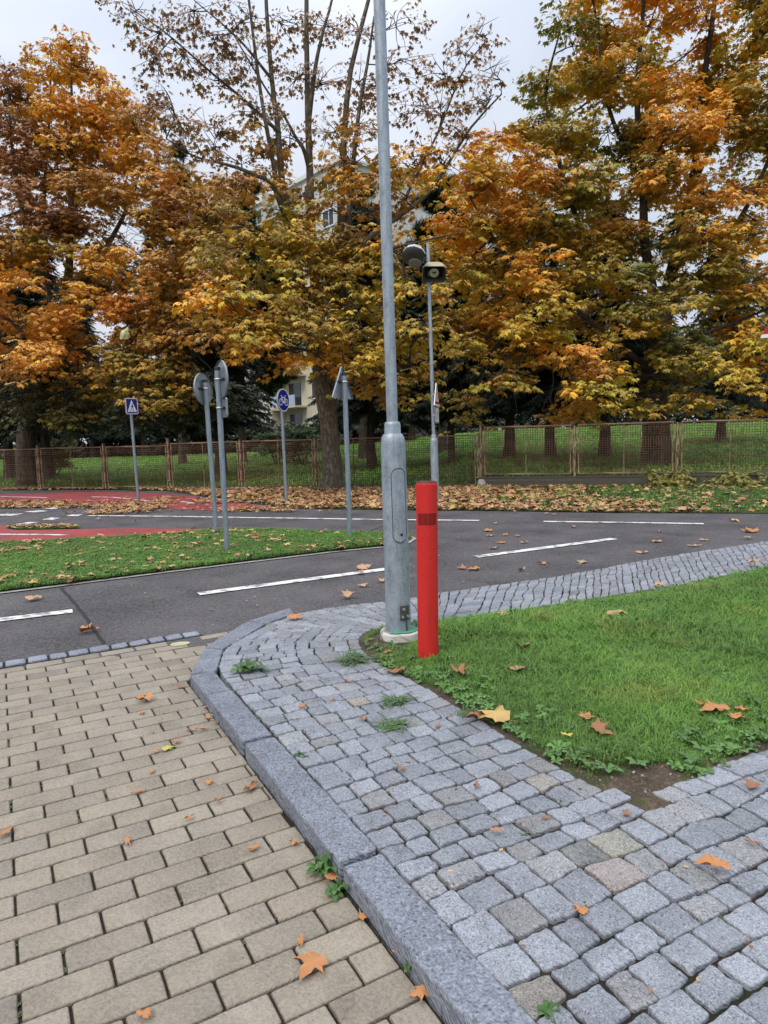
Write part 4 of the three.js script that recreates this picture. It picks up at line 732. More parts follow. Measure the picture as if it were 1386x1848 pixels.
function limb(t, pts, r0, r1, mat, seg = 10, n = 14, name = 'limb') { const c = curve(pts, n), g = tube(c, c.map((_, i) => lerp(r0, r1, Math.pow(i / n, 0.8))), seg, Math.max(1, Math.round(r0 * 8))); part(name, g, mat, t); return c; }
function flareTrunk(t, pts, r0, r1, mat) { const c = curve(pts, 16), L = c[0].distanceTo(c[16]), g = tube(c, c.map((p, i) => lerp(r0, r1, i / 16) * (1 + 0.35 * Math.exp(-c[0].distanceTo(p) / 0.28))), 16, Math.max(1, Math.round(r0 * 6))); const q = g.attributes.position; for (let i = 0; i < q.count; i++) { const a = (vnoise(q.getX(i) * 5, q.getY(i) * 1.4 + q.getZ(i) * 5, 3) - 0.5) * 0.06; q.setX(i, q.getX(i) + a); } g.computeVertexNormals(); part('trunk', g, mat, t); return c; }

// central maple: many stems, sparse brown top, thick yellow lower crown
{
  const z = -17.3, w = (x, y, dz = 0) => W(x, y, z + dz), base = w(600, 884), t = thing('maple_tree', 'many stemmed maple with thin brown upper crown, its trunk before the fence', 'tree', V(0, 0, 0));
  const tr = flareTrunk(t, [V(base.x, -0.1, z), w(599, 830), w(594, 770), w(586, 715), w(573, 670)], 0.25, 0.215, M.bark);
  const stems = [
    limb(t, [w(582, 690), w(556, 610, .1), w(540, 500, .3), w(531, 415, .4), w(509, 330, .4), w(502, 234, .4), w(491, 150, .3), w(480, 0, .2), w(474, -160)], 0.15, 0.03, M.bark),
    limb(t, [w(548, 560, .2), w(518, 420, .8), w(485, 252, .9), w(467, 144, .9), w(449, 0, .9), w(430, -140, .9)], 0.075, 0.02, M.bark),
    limb(t, [w(584, 690), w(572, 560, -.2), w(563, 433, -.2), w(559, 303, -.2), w(555, 180, -.2), w(553, 0, -.3), w(556, -180, -.3)], 0.16, 0.035, M.bark),
    limb(t, [w(559, 310, -.2), w(548, 270), w(533, 247), w(512, 208), w(474, 151), w(420, 60)], 0.06, 0.015, M.bark, 8),
    limb(t, [w(556, 225, -.2), w(564, 160), w(572, 105), w(585, 50), w(601, -10), w(615, -120)], 0.07, 0.018, M.bark, 8),
    limb(t, [w(594, 690), w(612, 590, .3), w(618, 498, .5), w(615, 361, .5), w(622, 234, .5), w(633, 126, .5), w(665, 0, .4), w(690, -120, .4)], 0.15, 0.03, M.bark),
    limb(t, [w(616, 500, .45), w(628, 430, 1), w(634, 330, 1), w(648, 200, 1.1), w(664, 110, 1.2), w(675, 30, 1.2)], 0.09, 0.02, M.bark, 8),
    limb(t, [w(606, 560, .5), w(632, 490, 1.2), w(665, 430, 1.5), w(717, 392, 1.7), w(767, 355, 1.8), w(800, 310, 1.9), w(850, 230, 2), w(905, 170, 2)], 0.10, 0.016, M.bark, 8),
    limb(t, [w(717, 392, 1.7), w(745, 330, 1.6), w(790, 240, 1.5), w(835, 130, 1.4), w(880, 70, 1.4)], 0.04, 0.012, M.bark, 6),
    limb(t, [w(640, 480, 1.1), w(700, 452, 1.6), w(740, 440, 2), w(830, 420, 2.4)], 0.045, 0.014, M.bark, 6),
    limb(t, [w(545, 520), w(500, 350, 1.4), w(450, 312, 1.8), w(405, 296, 2), w(350, 282, 2.2), w(300, 250, 2.2)], 0.07, 0.012, M.bark, 8),
    limb(t, [w(505, 240, .4), w(440, 180, 1), w(380, 130, 1.4), w(300, 60, 1.8), w(235, 15, 2)], 0.05, 0.010, M.bark, 6),
    limb(t, [w(488, 140, .3), w(430, 70, .6), w(350, 0, .8)], 0.04, 0.01, M.bark, 6),
    limb(t, [w(540, 480), w(500, 440, 1.2), w(440, 410, 1.8), w(390, 420, 2.2)], 0.06, 0.014, M.bark, 6),
    limb(t, [w(578, 660), w(540, 640, .8), w(480, 610, 1.4), w(420, 600, 1.8)], 0.06, 0.014, M.bark, 6),
    limb(t, [w(600, 700), w(640, 690, .6), w(690, 680, 1), w(740, 660, 1.2)], 0.05, 0.012, M.bark, 6),
  ];
  const top = [[240, 25, 42, 2], [285, 70, 55, 2], [330, 110, 55, 1.8], [350, 40, 50, 1], [270, 130, 45, 2], [390, 80, 55, 1], [400, 160, 60, 1.4], [330, 190, 55, 1.8], [300, 235, 45, 2.2], [440, 40, 50, .6], [450, 120, 55, .8], [450, 210, 60, 1], [385, 245, 60, 1.8], [330, 275, 50, 2.2], [520, 60, 45, 0], [530, 150, 45, 0], [530, 260, 45, .5], [590, 60, 45, -.2], [595, 160, 45, 0], [650, 60, 45, .6], [655, 150, 50, .8], [660, 230, 45, 1], [590, 250, 40, 0], [720, 60, 45, 1], [735, 130, 50, 1.4], [790, 130, 45, 1.5], [800, 200, 50, 1.6], [840, 100, 42, 1.4], [872, 60, 36, 1.4], [890, 130, 36, 1.8], [870, 190, 42, 2], [760, 210, 50, 1.6], [770, 270, 50, 1.6], [840, 250, 45, 1.8], [700, 190, 45, 1.4], [430, 300, 55, 1.6]].map((b) => [...b, 'brown']);
  const mid = [[480, 270, 45, 1.2, 'brownor'], [490, 340, 45, 1.4, 'brownor'], [440, 350, 50, 1.8, 'brownor'], [640, 300, 48, 1.2, 'brownor'], [690, 320, 45, 1.6, 'gold'], [740, 310, 48, 1.8, 'gold'], [600, 380, 40, 1, 'brownor'], [600, 330, 40, 1, 'brownor'], [580, 420, 40, 1, 'gold'], [640, 340, 40, 1.3, 'gold'], [680, 400, 42, 1.3, 'brownor'], [725, 360, 40, 1.8, 'brownor'], [560, 350, 30, .6, 'brownor'], [800, 345, 34, 2, 'gold'], [620, 290, 40, 1, 'brownor'], [655, 260, 34, 1, 'brownor'], [570, 390, 36, 1.2, 'gold'], [690, 440, 36, 1.5, 'gold'], [540, 420, 34, 1.2, 'gold'], [620, 440, 34, 1.4, 'yg'], [520, 390, 40, 1, 'og'], [660, 370, 42, 1.3, 'brownor'], [800, 300, 48, 1.8, 'gold']];
  const low = [[480, 440, 58, 1.6, 'yg'], [540, 470, 58, 1.2, 'yg'], [430, 470, 55, 2, 'og'], [600, 470, 50, 1.2, 'yg'], [650, 450, 50, 1.4, 'brownor'], [680, 500, 52, 1.6, 'yg'], [620, 520, 60, 1.5, 'yg'], [550, 530, 62, 1.7, 'yg'], [480, 520, 60, 2, 'yg'], [415, 540, 55, 2.2, 'gold'], [395, 600, 50, 2.2, 'brownor'], [450, 590, 60, 2.2, 'yg'], [520, 600, 62, 2.2, 'yg'], [590, 590, 58, 2, 'yg'], [650, 580, 52, 1.8, 'yg'], [700, 560, 46, 1.6, 'yg'], [745, 540, 48, 1.6, 'yg'], [750, 600, 48, 1.8, 'yg'], [690, 630, 48, 1.6, 'yg'], [630, 645, 46, 1.6, 'yg'], [570, 645, 46, 2, 'gold'], [505, 650, 48, 2.2, 'brownor'], [440, 645, 46, 2.2, 'gold'], [460, 690, 36, 2.2, 'brownor'], [690, 690, 42, 1.2, 'og'], [740, 665, 46, 1.4, 'yg'], [745, 480, 40, 1.6, 'og'], [740, 720, 30, 1.2, 'yg'], [640, 690, 30, 1.2, 'yg']];
  treeStats.push(foliage(t, { limbs: stems, blobs: B(top, z, 1, true, 1, 1.4, 11), seed: 101, units: THIN_SPRAYS, density: 78, mat: M.leaf, twigMat: M.twig, twigR: 0.010, gap: 0.2 }));
  treeStats.push(foliage(t, { limbs: [...stems, tr], blobs: B(mid, z, 1, false, 0.55, 1, 12), seed: 102, units: SPRAYS, density: 120, mat: M.leaf, twigMat: M.twig, scale: 0.85 }));
  treeStats.push(foliage(t, { limbs: [...stems, tr], blobs: B(low, z, 1.05, false, 1, 1.5, 13), seed: 103, units: SPRAYS, density: 140, mat: M.leaf, twigMat: M.twig, scale: 0.82, gap: 0.34 }));
}
// right maple: big dense gold and orange crown
{
  const z = -18.8, w = (x, y, dz = 0) => W(x, y, z + dz), b0 = w(1185, 836), t = thing('maple_tree', 'large dense gold and orange maple filling the right side behind the fence', 'tree', V(0, 0, 0));
  const tr = flareTrunk(t, [V(b0.x, groundY(b0.x, z) - 0.1, z), w(1183, 760), w(1180, 680), w(1190, 600), w(1200, 520)], 0.36, 0.27, M.barkDark);
  const limbs = [
    limb(t, [w(1195, 560), w(1230, 420), w(1255, 300), w(1270, 150), w(1290, 0), w(1300, -150)], 0.19, 0.03, M.barkDark), limb(t, [w(1190, 590), w(1165, 450), w(1160, 330), w(1150, 180), w(1160, 30), w(1170, -120)], 0.16, 0.03, M.barkDark),
    limb(t, [w(1185, 640), w(1120, 540, .4), w(1060, 440, .6), w(1010, 300, .7), w(985, 170, .7), w(1010, 60, .7)], 0.12, 0.02, M.barkDark), limb(t, [w(1185, 680), w(1090, 600, .8), w(990, 520, 1.2), w(900, 440, 1.3), w(850, 360, 1.3)], 0.10, 0.02, M.barkDark),
    limb(t, [w(1195, 570), w(1290, 460, .6), w(1360, 350, .9), w(1420, 200, 1)], 0.12, 0.03, M.barkDark), limb(t, [w(1188, 640), w(1280, 600, .8), w(1380, 560, 1.2)], 0.08, 0.03, M.barkDark), limb(t, [w(1180, 690), w(1080, 670, 1), w(960, 640, 1.4), w(860, 600, 1.4)], 0.07, 0.02, M.barkDark),
    limb(t, [w(1240, 360), w(1310, 200), w(1360, 60), w(1380, -80)], 0.08, 0.02, M.barkDark), limb(t, [w(1160, 330), w(1100, 200), w(1080, 60), w(1060, -60)], 0.07, 0.02, M.barkDark),
  ];
  const bl = [[1090, -20, 60, 0, 'gold'], [1200, -40, 70, 0, 'gold'], [1320, -40, 75, 0, 'mix'], [1420, 0, 75, 0, 'mix'], [1110, 50, 55, 0, 'orange'], [1020, 45, 24, .6, 'green'], [1035, 85, 34, .6, 'green'], [1180, 60, 60, -.6, 'gold'], [1280, 50, 62, .4, 'orange'], [1360, 60, 62, .6, 'mix'], [985, 165, 40, .8, 'green'], [1050, 150, 55, .4, 'gold'], [1130, 140, 60, .6, 'mix'], [1215, 150, 55, .6, 'gold'], [1300, 150, 58, .4, 'mix'], [1375, 160, 55, .8, 'mix'],
    [960, 235, 40, .9, 'green'], [895, 255, 40, 1.2, 'orange'], [1020, 240, 55, .7, 'mix'], [1090, 250, 58, .4, 'green'], [1165, 230, 50, .6, 'mix'], [1225, 245, 58, 1.8, 'orange2'], [1300, 260, 55, .6, 'green'], [1370, 270, 55, .8, 'mix'], [850, 330, 44, 1.4, 'orange'], [910, 320, 52, 1.2, 'gold'], [980, 330, 58, .8, 'orange'], [1060, 340, 60, .6, 'mix'], [1140, 330, 55, .4, 'mix'], [1215, 335, 50, 1.2, 'orange2'], [1290, 350, 55, 1, 'gold'], [1350, 350, 55, 1.8, 'orange2'],
    [830, 420, 44, 1.4, 'gold'], [900, 410, 55, 1.2, 'gold'], [975, 420, 58, 1, 'mix'], [1060, 430, 60, .6, 'green'], [1140, 430, 55, .2, 'mix'], [1270, 430, 58, .6, 'green'], [1350, 440, 60, 1.2, 'gold'], [835, 500, 48, 1.4, 'gold'], [910, 495, 55, 1.6, 'gold'], [985, 500, 58, 1.4, 'gold'], [1060, 510, 55, 1, 'mix'], [1130, 510, 45, .8, 'green'], [1260, 510, 55, 1, 'mix'], [1340, 520, 60, 1.4, 'mix'], [1210, 470, 46, .6, 'green'],
    [830, 580, 50, 1.4, 'yg'], [900, 580, 52, 1.6, 'gold'], [970, 585, 55, 1.6, 'gold'], [1050, 590, 52, 1.4, 'mix'], [1130, 590, 46, 1, 'green'], [1240, 590, 52, 1, 'green'], [1320, 600, 58, 1.4, 'gold'], [1385, 610, 50, 1.4, 'gold'], [825, 655, 46, 1.4, 'yg'], [890, 655, 50, 1.6, 'yg'], [960, 660, 40, 1.6, 'gold'], [1045, 660, 56, 2.4, 'orange2'], [1110, 660, 42, 1.6, 'gold'], [1240, 660, 46, 1, 'green'], [1310, 680, 52, 1.4, 'gold'], [1380, 690, 46, 1.4, 'gold'], [880, 715, 34, 1.4, 'yg'], [1010, 720, 36, 2, 'gold'], [1100, 715, 40, 1.8, 'gold'], [1260, 715, 36, 1.2, 'green'], [1460, 150, 70, 1, 'mix'], [1460, 330, 70, 1, 'gold'], [1460, 520, 70, 1, 'gold'], [985, 745, 22, 2, 'gold'], [930, 720, 34, 1.6, 'yg'], [1060, 730, 34, 2, 'gold'], [1150, 725, 32, 1.4, 'mix'], [1200, 690, 36, 1.6, 'green'], [1190, 740, 26, 1.4, 'green'], [1320, 735, 36, 1.2, 'mix'], [1370, 745, 30, 1.2, 'gold'], [1230, 540, 40, 1.4, 'mix'], [1180, 560, 36, 1.4, 'mix'], [1240, 655, 38, 1.8, 'mix'], [1330, 410, 50, 1.2, 'gold'], [1380, 230, 50, 1, 'mix'], [1330, 200, 46, .8, 'gold'], [840, 730, 26, 1.4, 'yg']];
  treeStats.push(foliage(t, { limbs: [...limbs, tr], blobs: [...B(bl, z, 1.0, false, 1, 1.6, 21), ...B(behind(bl, 1.4, 0.5, 22), z, 1, false, 0.7, 1, 23)], seed: 201, units: SPRAYS, density: 200, mat: M.leaf, twigMat: M.twig, scale: 0.84, gap: 0.3 }));
}
// left maple: orange to rust crown
{
  const z = -21.8, w = (x, y, dz = 0) => W(x, y, z + dz), b0 = w(52, 884), t = thing('maple_tree', 'orange and rust coloured maple with pointed crown at the left behind the fence', 'tree', V(0, 0, 0));
  const tr = flareTrunk(t, [V(b0.x, groundY(b0.x, z) - 0.1, z), w(48, 800), w(60, 720), w(100, 640), w(115, 560)], 0.32, 0.24, M.barkDark);
  const limbs = [limb(t, [w(112, 580), w(125, 480), w(128, 360), w(130, 240), w(128, 90)], 0.17, 0.02, M.bark), limb(t, [w(105, 620), w(80, 500), w(40, 380), w(20, 250), w(15, 170)], 0.13, 0.02, M.bark), limb(t, [w(115, 560), w(190, 450), w(240, 350), w(260, 260)], 0.12, 0.02, M.bark), limb(t, [w(110, 600), w(200, 530, .8), w(290, 450, 1), w(370, 400, 1.2)], 0.10, 0.02, M.bark), limb(t, [w(95, 650), w(40, 600, 1.2), w(-20, 540, 1.8)], 0.09, 0.03, M.bark), limb(t, [w(90, 660), w(170, 630, 1), w(250, 630, 1.4), w(330, 620, 1.4)], 0.08, 0.02, M.bark), limb(t, [w(128, 400), w(165, 280), w(180, 160)], 0.07, 0.02, M.bark), limb(t, [w(85, 500), w(80, 350), w(90, 200), w(92, 90)], 0.07, 0.015, M.bark)];
  const bl = [[90, 78, 20, 0, 'orange'], [128, 85, 22, 0, 'orange'], [105, 125, 38, 0, 'orange'], [140, 140, 34, 0, 'orange'], [165, 130, 22, 0, 'rust'], [45, 150, 26, 0, 'rust'], [15, 170, 28, 0, 'rust'], [185, 165, 30, 0, 'orange'], [90, 195, 42, .2, 'orange'], [150, 205, 46, .2, 'orange'], [205, 220, 42, .2, 'orange'], [240, 215, 32, .2, 'brownor'], [20, 220, 38, .2, 'rust'], [60, 255, 34, .4, 'rust'], [120, 265, 44, .2, 'orange'], [180, 280, 48, .2, 'orange'], [245, 275, 44, .4, 'orange'], [20, 290, 42, .4, 'rust'], [300, 300, 36, .6, 'brownor'], [70, 330, 40, .6, 'rust'], [140, 345, 42, .6, 'brownor'], [210, 345, 48, .6, 'brownor'], [275, 350, 46, .8, 'orange'], [335, 345, 40, 1, 'brownor'], [20, 370, 46, .8, 'rust'], [380, 385, 44, 1.4, 'brownor'],
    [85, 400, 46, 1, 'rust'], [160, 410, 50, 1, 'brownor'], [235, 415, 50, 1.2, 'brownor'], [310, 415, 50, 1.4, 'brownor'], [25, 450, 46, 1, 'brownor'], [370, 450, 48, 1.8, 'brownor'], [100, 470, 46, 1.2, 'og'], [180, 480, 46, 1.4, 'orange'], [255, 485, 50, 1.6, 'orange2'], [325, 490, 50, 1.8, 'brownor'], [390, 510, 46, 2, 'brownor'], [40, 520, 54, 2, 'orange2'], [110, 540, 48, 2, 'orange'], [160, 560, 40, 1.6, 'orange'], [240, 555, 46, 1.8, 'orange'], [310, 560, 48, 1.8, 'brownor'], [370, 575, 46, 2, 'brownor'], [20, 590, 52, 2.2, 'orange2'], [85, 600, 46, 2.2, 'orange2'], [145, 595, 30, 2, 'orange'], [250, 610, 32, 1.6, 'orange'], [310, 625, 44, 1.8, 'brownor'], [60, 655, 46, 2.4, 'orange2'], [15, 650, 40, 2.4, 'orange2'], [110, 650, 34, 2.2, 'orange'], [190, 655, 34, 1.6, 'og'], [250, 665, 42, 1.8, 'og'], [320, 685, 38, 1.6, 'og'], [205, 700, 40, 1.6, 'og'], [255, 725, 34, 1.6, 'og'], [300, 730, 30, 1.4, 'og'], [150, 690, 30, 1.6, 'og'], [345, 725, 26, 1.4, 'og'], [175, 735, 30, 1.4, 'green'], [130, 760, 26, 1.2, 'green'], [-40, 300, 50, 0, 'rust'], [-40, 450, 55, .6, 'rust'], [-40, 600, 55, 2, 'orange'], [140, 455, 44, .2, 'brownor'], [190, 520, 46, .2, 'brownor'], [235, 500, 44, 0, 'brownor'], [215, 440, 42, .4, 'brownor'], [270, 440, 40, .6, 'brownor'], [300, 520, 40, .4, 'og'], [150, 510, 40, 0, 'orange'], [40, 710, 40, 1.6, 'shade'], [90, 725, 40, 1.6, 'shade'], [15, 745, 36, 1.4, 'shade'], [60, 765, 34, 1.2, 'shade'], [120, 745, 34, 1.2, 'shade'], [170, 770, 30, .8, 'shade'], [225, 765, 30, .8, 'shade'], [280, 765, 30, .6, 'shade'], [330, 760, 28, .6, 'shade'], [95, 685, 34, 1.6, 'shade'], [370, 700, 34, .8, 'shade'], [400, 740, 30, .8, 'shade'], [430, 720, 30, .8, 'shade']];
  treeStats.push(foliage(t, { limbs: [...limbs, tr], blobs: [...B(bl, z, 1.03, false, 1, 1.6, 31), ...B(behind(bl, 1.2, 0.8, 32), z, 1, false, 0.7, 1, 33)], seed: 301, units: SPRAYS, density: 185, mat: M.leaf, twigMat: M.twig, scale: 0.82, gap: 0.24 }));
}
// pines between the maples and the apartment block
function pine(label, px, base, top, r, z, col, density, seed, units = PINE_TUFTS, scale = 1) {
  const t = thing('pine_tree', label, 'tree', V(0, 0, 0)), b = W(px, base, z), y0 = groundY(b.x, z), T = W(px, top, z), rnd = rng(seed), rm = (r * -z) / F;
  const tr = flareTrunk(t, [V(b.x, y0 - 0.1, z), V(b.x + 0.05, y0 + 2, z), V(lerp(b.x, T.x, 0.6), lerp(y0, T.y, 0.6), z), V(T.x, T.y - 0.3, z)], 0.22, 0.04, M.barkDark), blobs = [], H = T.y - y0;
  for (let y = 0.30; y < 0.985; y += 0.052) { const w = rm * (y < 0.55 ? lerp(0.75, 1, (y - 0.3) / 0.25) : Math.pow((1 - y) / 0.45, 0.75)), n = Math.max(1, Math.round(w * 3.2)); for (let i = 0; i < n; i++) { const a = rnd() * 6.283, q = w * (0.45 + 0.5 * rnd()); blobs.push({ c: V(lerp(b.x, T.x, y) + Math.cos(a) * q, y0 + H * (y + (rnd() - 0.5) * 0.04), z + Math.sin(a) * q), r: 0.35 + 0.42 * Math.min(1, w * 0.6), col, k: 1 }); } }
  treeStats.push(foliage(t, { limbs: [tr], blobs, seed, units, density, mat: M.needle, twigMat: M.barkDark, twigR: 0.014, scale, gap: 0.12 }));
}
pine('dark green pine rising behind the distant lamp head and loudspeaker', 798, 815, 312, 88, -30, 'pine', 230, 411);
pine('dark pine half hidden by the central maple, left of the foreground lamp post', 655, 820, 338, 66, -31, 'pine', 220, 412);
pine('fresh green pine left of the central maple stems', 438, 830, 312, 105, -33, 'larch', 220, 413);
pine('slim green pine whose tip shows between left and central maple', 330, 835, 274, 66, -35, 'larch', 200, 414);
// spruces that darken the ground beyond the fence
function spruce(label, px, base, z, h, r, seed, tone = 'spruce', skirt = 2.2) {
  const t = thing('spruce_tree', label, 'tree', V(0, 0, 0), 0, 'spruces in the park beyond the fence'), b = W(px, base, z), y0 = groundY(b.x, z), rnd = rng(seed), lists = FIRS.map(() => []), cols = FIRS.map(() => []), br = [], c = new THREE.Color(), pal = COLORS[tone];
  flareTrunk(t, [V(b.x, y0 - 0.1, z), V(b.x, y0 + 1.5, z), V(b.x + (rnd() - 0.5) * 0.3, y0 + h * 0.5, z), V(b.x, y0 + h, z)], r, 0.03, M.barkDark);
  for (let y = skirt; y < h; y += 0.34) {
    const w = lerp(2.6, 0.15, Math.pow(y / h, 1.1)) * (0.8 + 0.3 * rnd()), n = 5 + Math.floor(rnd() * 3), a0 = rnd() * 6.283;
    for (let i = 0; i < n; i++) {
      const a = a0 + (i / n) * 6.283 + (rnd() - 0.5) * 0.5, L = w * (0.75 + 0.4 * rnd()), p0 = V(b.x, y0 + y, z), p1 = V(b.x + Math.cos(a) * L, y0 + y - 0.22 * L - 0.1, z - Math.sin(a) * L), m = p0.clone().lerp(p1, 0.5).add(V(0, 0.06 * L, 0)), l = curve([p0, m, p1], 5); br.push(tube(l, l.map((_, k) => lerp(0.022, 0.006, k / 5)), 4, 1, false));
      const k = Math.round(6 + L * 6.5); for (let q = 0; q < k; q++) { const f = 0.15 + 0.85 * rnd(), i0 = Math.min(4, Math.floor(f * 5)), p = l[i0].clone().lerp(l[i0 + 1], f * 5 - i0), ui = Math.floor(rnd() * 3), j = pal[Math.floor(rnd() * pal.length)], e = 0.8 + 0.4 * rnd(); p.y -= 0.05 * rnd(); lists[ui].push(mat4(p, (rnd() - 0.5) * 0.5, a + (rnd() - 0.5) * 1.7, -0.25 + (rnd() - 0.5) * 0.5, 0.8 + 0.5 * rnd())); cols[ui].push(c.clone().setRGB(j[0] * e, j[1] * e, j[2] * e)); }
    }
  }
  FIRS.forEach((g, i) => instanced('crown', g, M.needle, lists[i], t, cols[i])); part('branches', merge(br), M.barkDark, t, 'stuff'); treeStats.push(lists.reduce((a, l) => a + l.length, 0));
}
spruce('dark spruce trunk behind the fence just left of the foreground lamp post', 672, 838, -24.5, 9, 0.19, 501);
spruce('thin dark spruce behind the fence right of the distant lamp post', 815, 836, -24.5, 8, 0.13, 502);
spruce('dark spruce behind the taller fence left of its second post', 920, 822, -24, 8.5, 0.2, 503);
spruce('leaning dark spruce trunk beside the second post of the taller fence', 993, 830, -23, 8, 0.2, 504);
spruce('spruce with slim trunk behind the middle panel of the taller fence', 1092, 836, -22, 8, 0.21, 505);
spruce('spruce with hanging branches behind the right end of the taller fence', 1300, 800, -27, 8, 0.2, 506, 'spruce', 2.0);
spruce('dark spruce at the left behind the rusty fence', 88, 868, -25, 9, 0.2, 507);
spruce('dark spruce behind the leftmost fence panel in view', 20, 872, -26.5, 9, 0.24, 508);
spruce('dark spruce behind the blue pedestrian sign', 262, 855, -51, 10.3, 0.24, 509);
spruce('dark spruce behind the pair of grey round signs', 400, 865, -24, 8.5, 0.22, 510);
spruce('shaggy dark spruce left of the bicycle sign', 340, 842, -53, 10.9, 0.24, 511);
spruce('dark spruce far behind the distant lamp post', 745, 822, -51, 10.3, 0.24, 513);
spruce('dark spruce far behind the right maple trunk', 1190, 800, -52, 10.3, 0.24, 514);
spruce('dark spruce at the far left behind the others', 170, 845, -53, 11.5, 0.24, 515);
spruce('dark spruce beyond the right end of the taller fence', 1400, 795, -50, 10.3, 0.24, 516);
// shrubs and the far hedge
function shrub(label, px, base, z, w, h, tone, seed, dens = 210) {
  const t = thing('shrub', label, 'shrub', V(0, 0, 0)), b = W(px, base, z), y0 = groundY(b.x, z), rnd = rng(seed), blobs = [], stemsP = [];
  for (let i = 0; i < 5; i++) { const c = curve([V(b.x + (rnd() - 0.5) * 0.2, y0 - 0.05, z), V(b.x + (rnd() - 0.5) * w * 0.4, y0 + h * 0.4, z + (rnd() - 0.5) * w * 0.4), V(b.x + (rnd() - 0.5) * w * 0.6, y0 + h * 0.75, z + (rnd() - 0.5) * w * 0.6)], 6); stemsP.push(c); part('stem', tube(c, c.map((_, k) => lerp(0.03, 0.01, k / 6)), 5), M.barkDark, t); }
  for (let i = 0; i < 12; i++) blobs.push({ c: V(b.x + (rnd() - 0.5) * w * 0.8, y0 + h * (0.2 + 0.65 * rnd()), z + (rnd() - 0.5) * w * 0.8), r: Math.min(0.35 + 0.2 * rnd(), h * 0.45), col: tone, k: 1 });
  treeStats.push(foliage(t, { limbs: stemsP, blobs, seed, units: SPRAYS, density: dens, mat: M.leaf, twigMat: M.twig, scale: 0.6, gap: 0.1, bare: h < 0.6 }));
}
shrub('bright green conical shrub behind the fence, left of the central maple trunk', 548, 832, -29, 1.6, 1.9, 'bush', 601);
shrub('green shrub behind the fence right beside the bicycle sign pole', 500, 834, -29.5, 1.4, 1.6, 'bush', 602);
shrub('yellow green shrub behind the left rusty fence', 98, 842, -28, 1.6, 1.6, 'yellowbush', 603);
shrub('yellow leaved shrub growing on the dark retaining wall at right', 1330, 872, -15.1, 1.0, 0.3, 'yellowbush', 604, 60);
shrub('small yellow shrub on the retaining wall under the last fence post', 1205, 874, -15.5, 0.5, 0.25, 'yellowbush', 605, 50);
{
  const t = tag(new THREE.Group(), null, null, null, 'stuff'); t.name = 'distant_hedge'; scene.add(t);
  const rnd = rng(700), lists = SPRAYS.map(() => []), cols = SPRAYS.map(() => []), c = new THREE.Color();
  for (let i = 0; i < 16000; i++) { const x = lerp(-60, 60, rnd()), z = -56 - 0.1 * x - rnd() * 5 - 6 * Math.pow(Math.abs(x) / 52, 2), hh = (5.4 + 4 * fbm(x * 0.25, 3, 3, 5)) * (1 - 0.68 * smooth(-13, -10, x) * smooth(-1.5, -3.5, x)), y = groundY(x, z) + hh * Math.pow(rnd(), 0.95) - 0.2, k = Math.floor(rnd() * SPRAYS.length), q = rnd() < 0.06 ? COLORS.og[1] : COLORS.hedge[Math.floor(rnd() * 3)]; lists[k].push(mat4(V(x, y, z), (rnd() - 0.5), rnd() * 6.283, (rnd() - 0.5), 2.2 + rnd())); cols[k].push(c.clone().setRGB(...q)); }
  SPRAYS.forEach((g, i) => instanced('foliage', g, M.leaf, lists[i], t, cols[i]));
}
// a pale bag caught in the left maple
{
  const p = W(226, 603, -19.2), g = new THREE.IcosahedronGeometry(0.16, 3), q = g.attributes.position; for (let i = 0; i < q.count; i++) { const x = q.getX(i), y = q.getY(i), z = q.getZ(i), k = 0.75 + 0.5 * vnoise(x * 14 + 3, y * 14 + z * 8, 4); q.setXYZ(i, x * k * (y > 0.04 ? 0.55 : 0.85), y * k * 1.15, z * k * 0.5); } g.computeVertexNormals(); g.rotateZ(-0.4); g.translate(p.x, p.y, p.z);
  solo('plastic_bag', g, std({ color: rc(0.58, 0.6, 0.33), roughness: 0.5, side: THREE.DoubleSide }), 'crumpled pale yellow plastic bag caught in the left maple branches', 'plastic bag');
}
console.log('sprays', treeStats.join(' '));

// ---------- grass, weeds and fallen leaves ----------
function grassTuft(seed, n, h, w, lean) {
  const rnd = rng(seed), pos = [], idx = [], col = [];
  for (let i = 0; i < n; i++) {
    const a = rnd() * 6.283, r = 0.028 * Math.sqrt(rnd()), H = h * (0.5 + 0.7 * rnd()), L = H * lean * (0.3 + rnd()), b = rnd() * 6.283, dx = Math.cos(a), dz = Math.sin(a), x0 = Math.cos(b) * r, z0 = Math.sin(b) * r, o = pos.length / 3, ww = w * (0.7 + 0.6 * rnd()), px = -dz * ww, pz = dx * ww, k = 0.75 + 0.5 * rnd(), y = rnd() < 0.06 ? 1 : 0;
    for (const [t, wf] of [[0, 1], [0.55, 0.8]]) { const X = x0 + dx * L * t * t, Y = H * t, Z = z0 + dz * L * t * t; pos.push(X + px * wf, Y, Z + pz * wf, X - px * wf, Y, Z - pz * wf); }
    pos.push(x0 + dx * L, H * (1 - 0.25 * lean), z0 + dz * L); idx.push(o, o + 1, o + 2, o + 1, o + 3, o + 2, o + 2, o + 3, o + 4);
    for (let q = 0; q < 5; q++) { const g = 0.8 + 0.08 * q; col.push((y ? 2.2 : 1) * k * g, (y ? 1.2 : 1) * k * g, k * g); }
  }
  return raw(pos, idx, null, col);
}
const TUFTS = [1, 2, 3, 4].map((k) => grassTuft(800 + k, 13, 0.055, 0.0017, 0.9));
const FAR_TUFTS = [1, 2, 3].map((k) => grassTuft(820 + k, 16, 0.06, 0.004, 1.0));
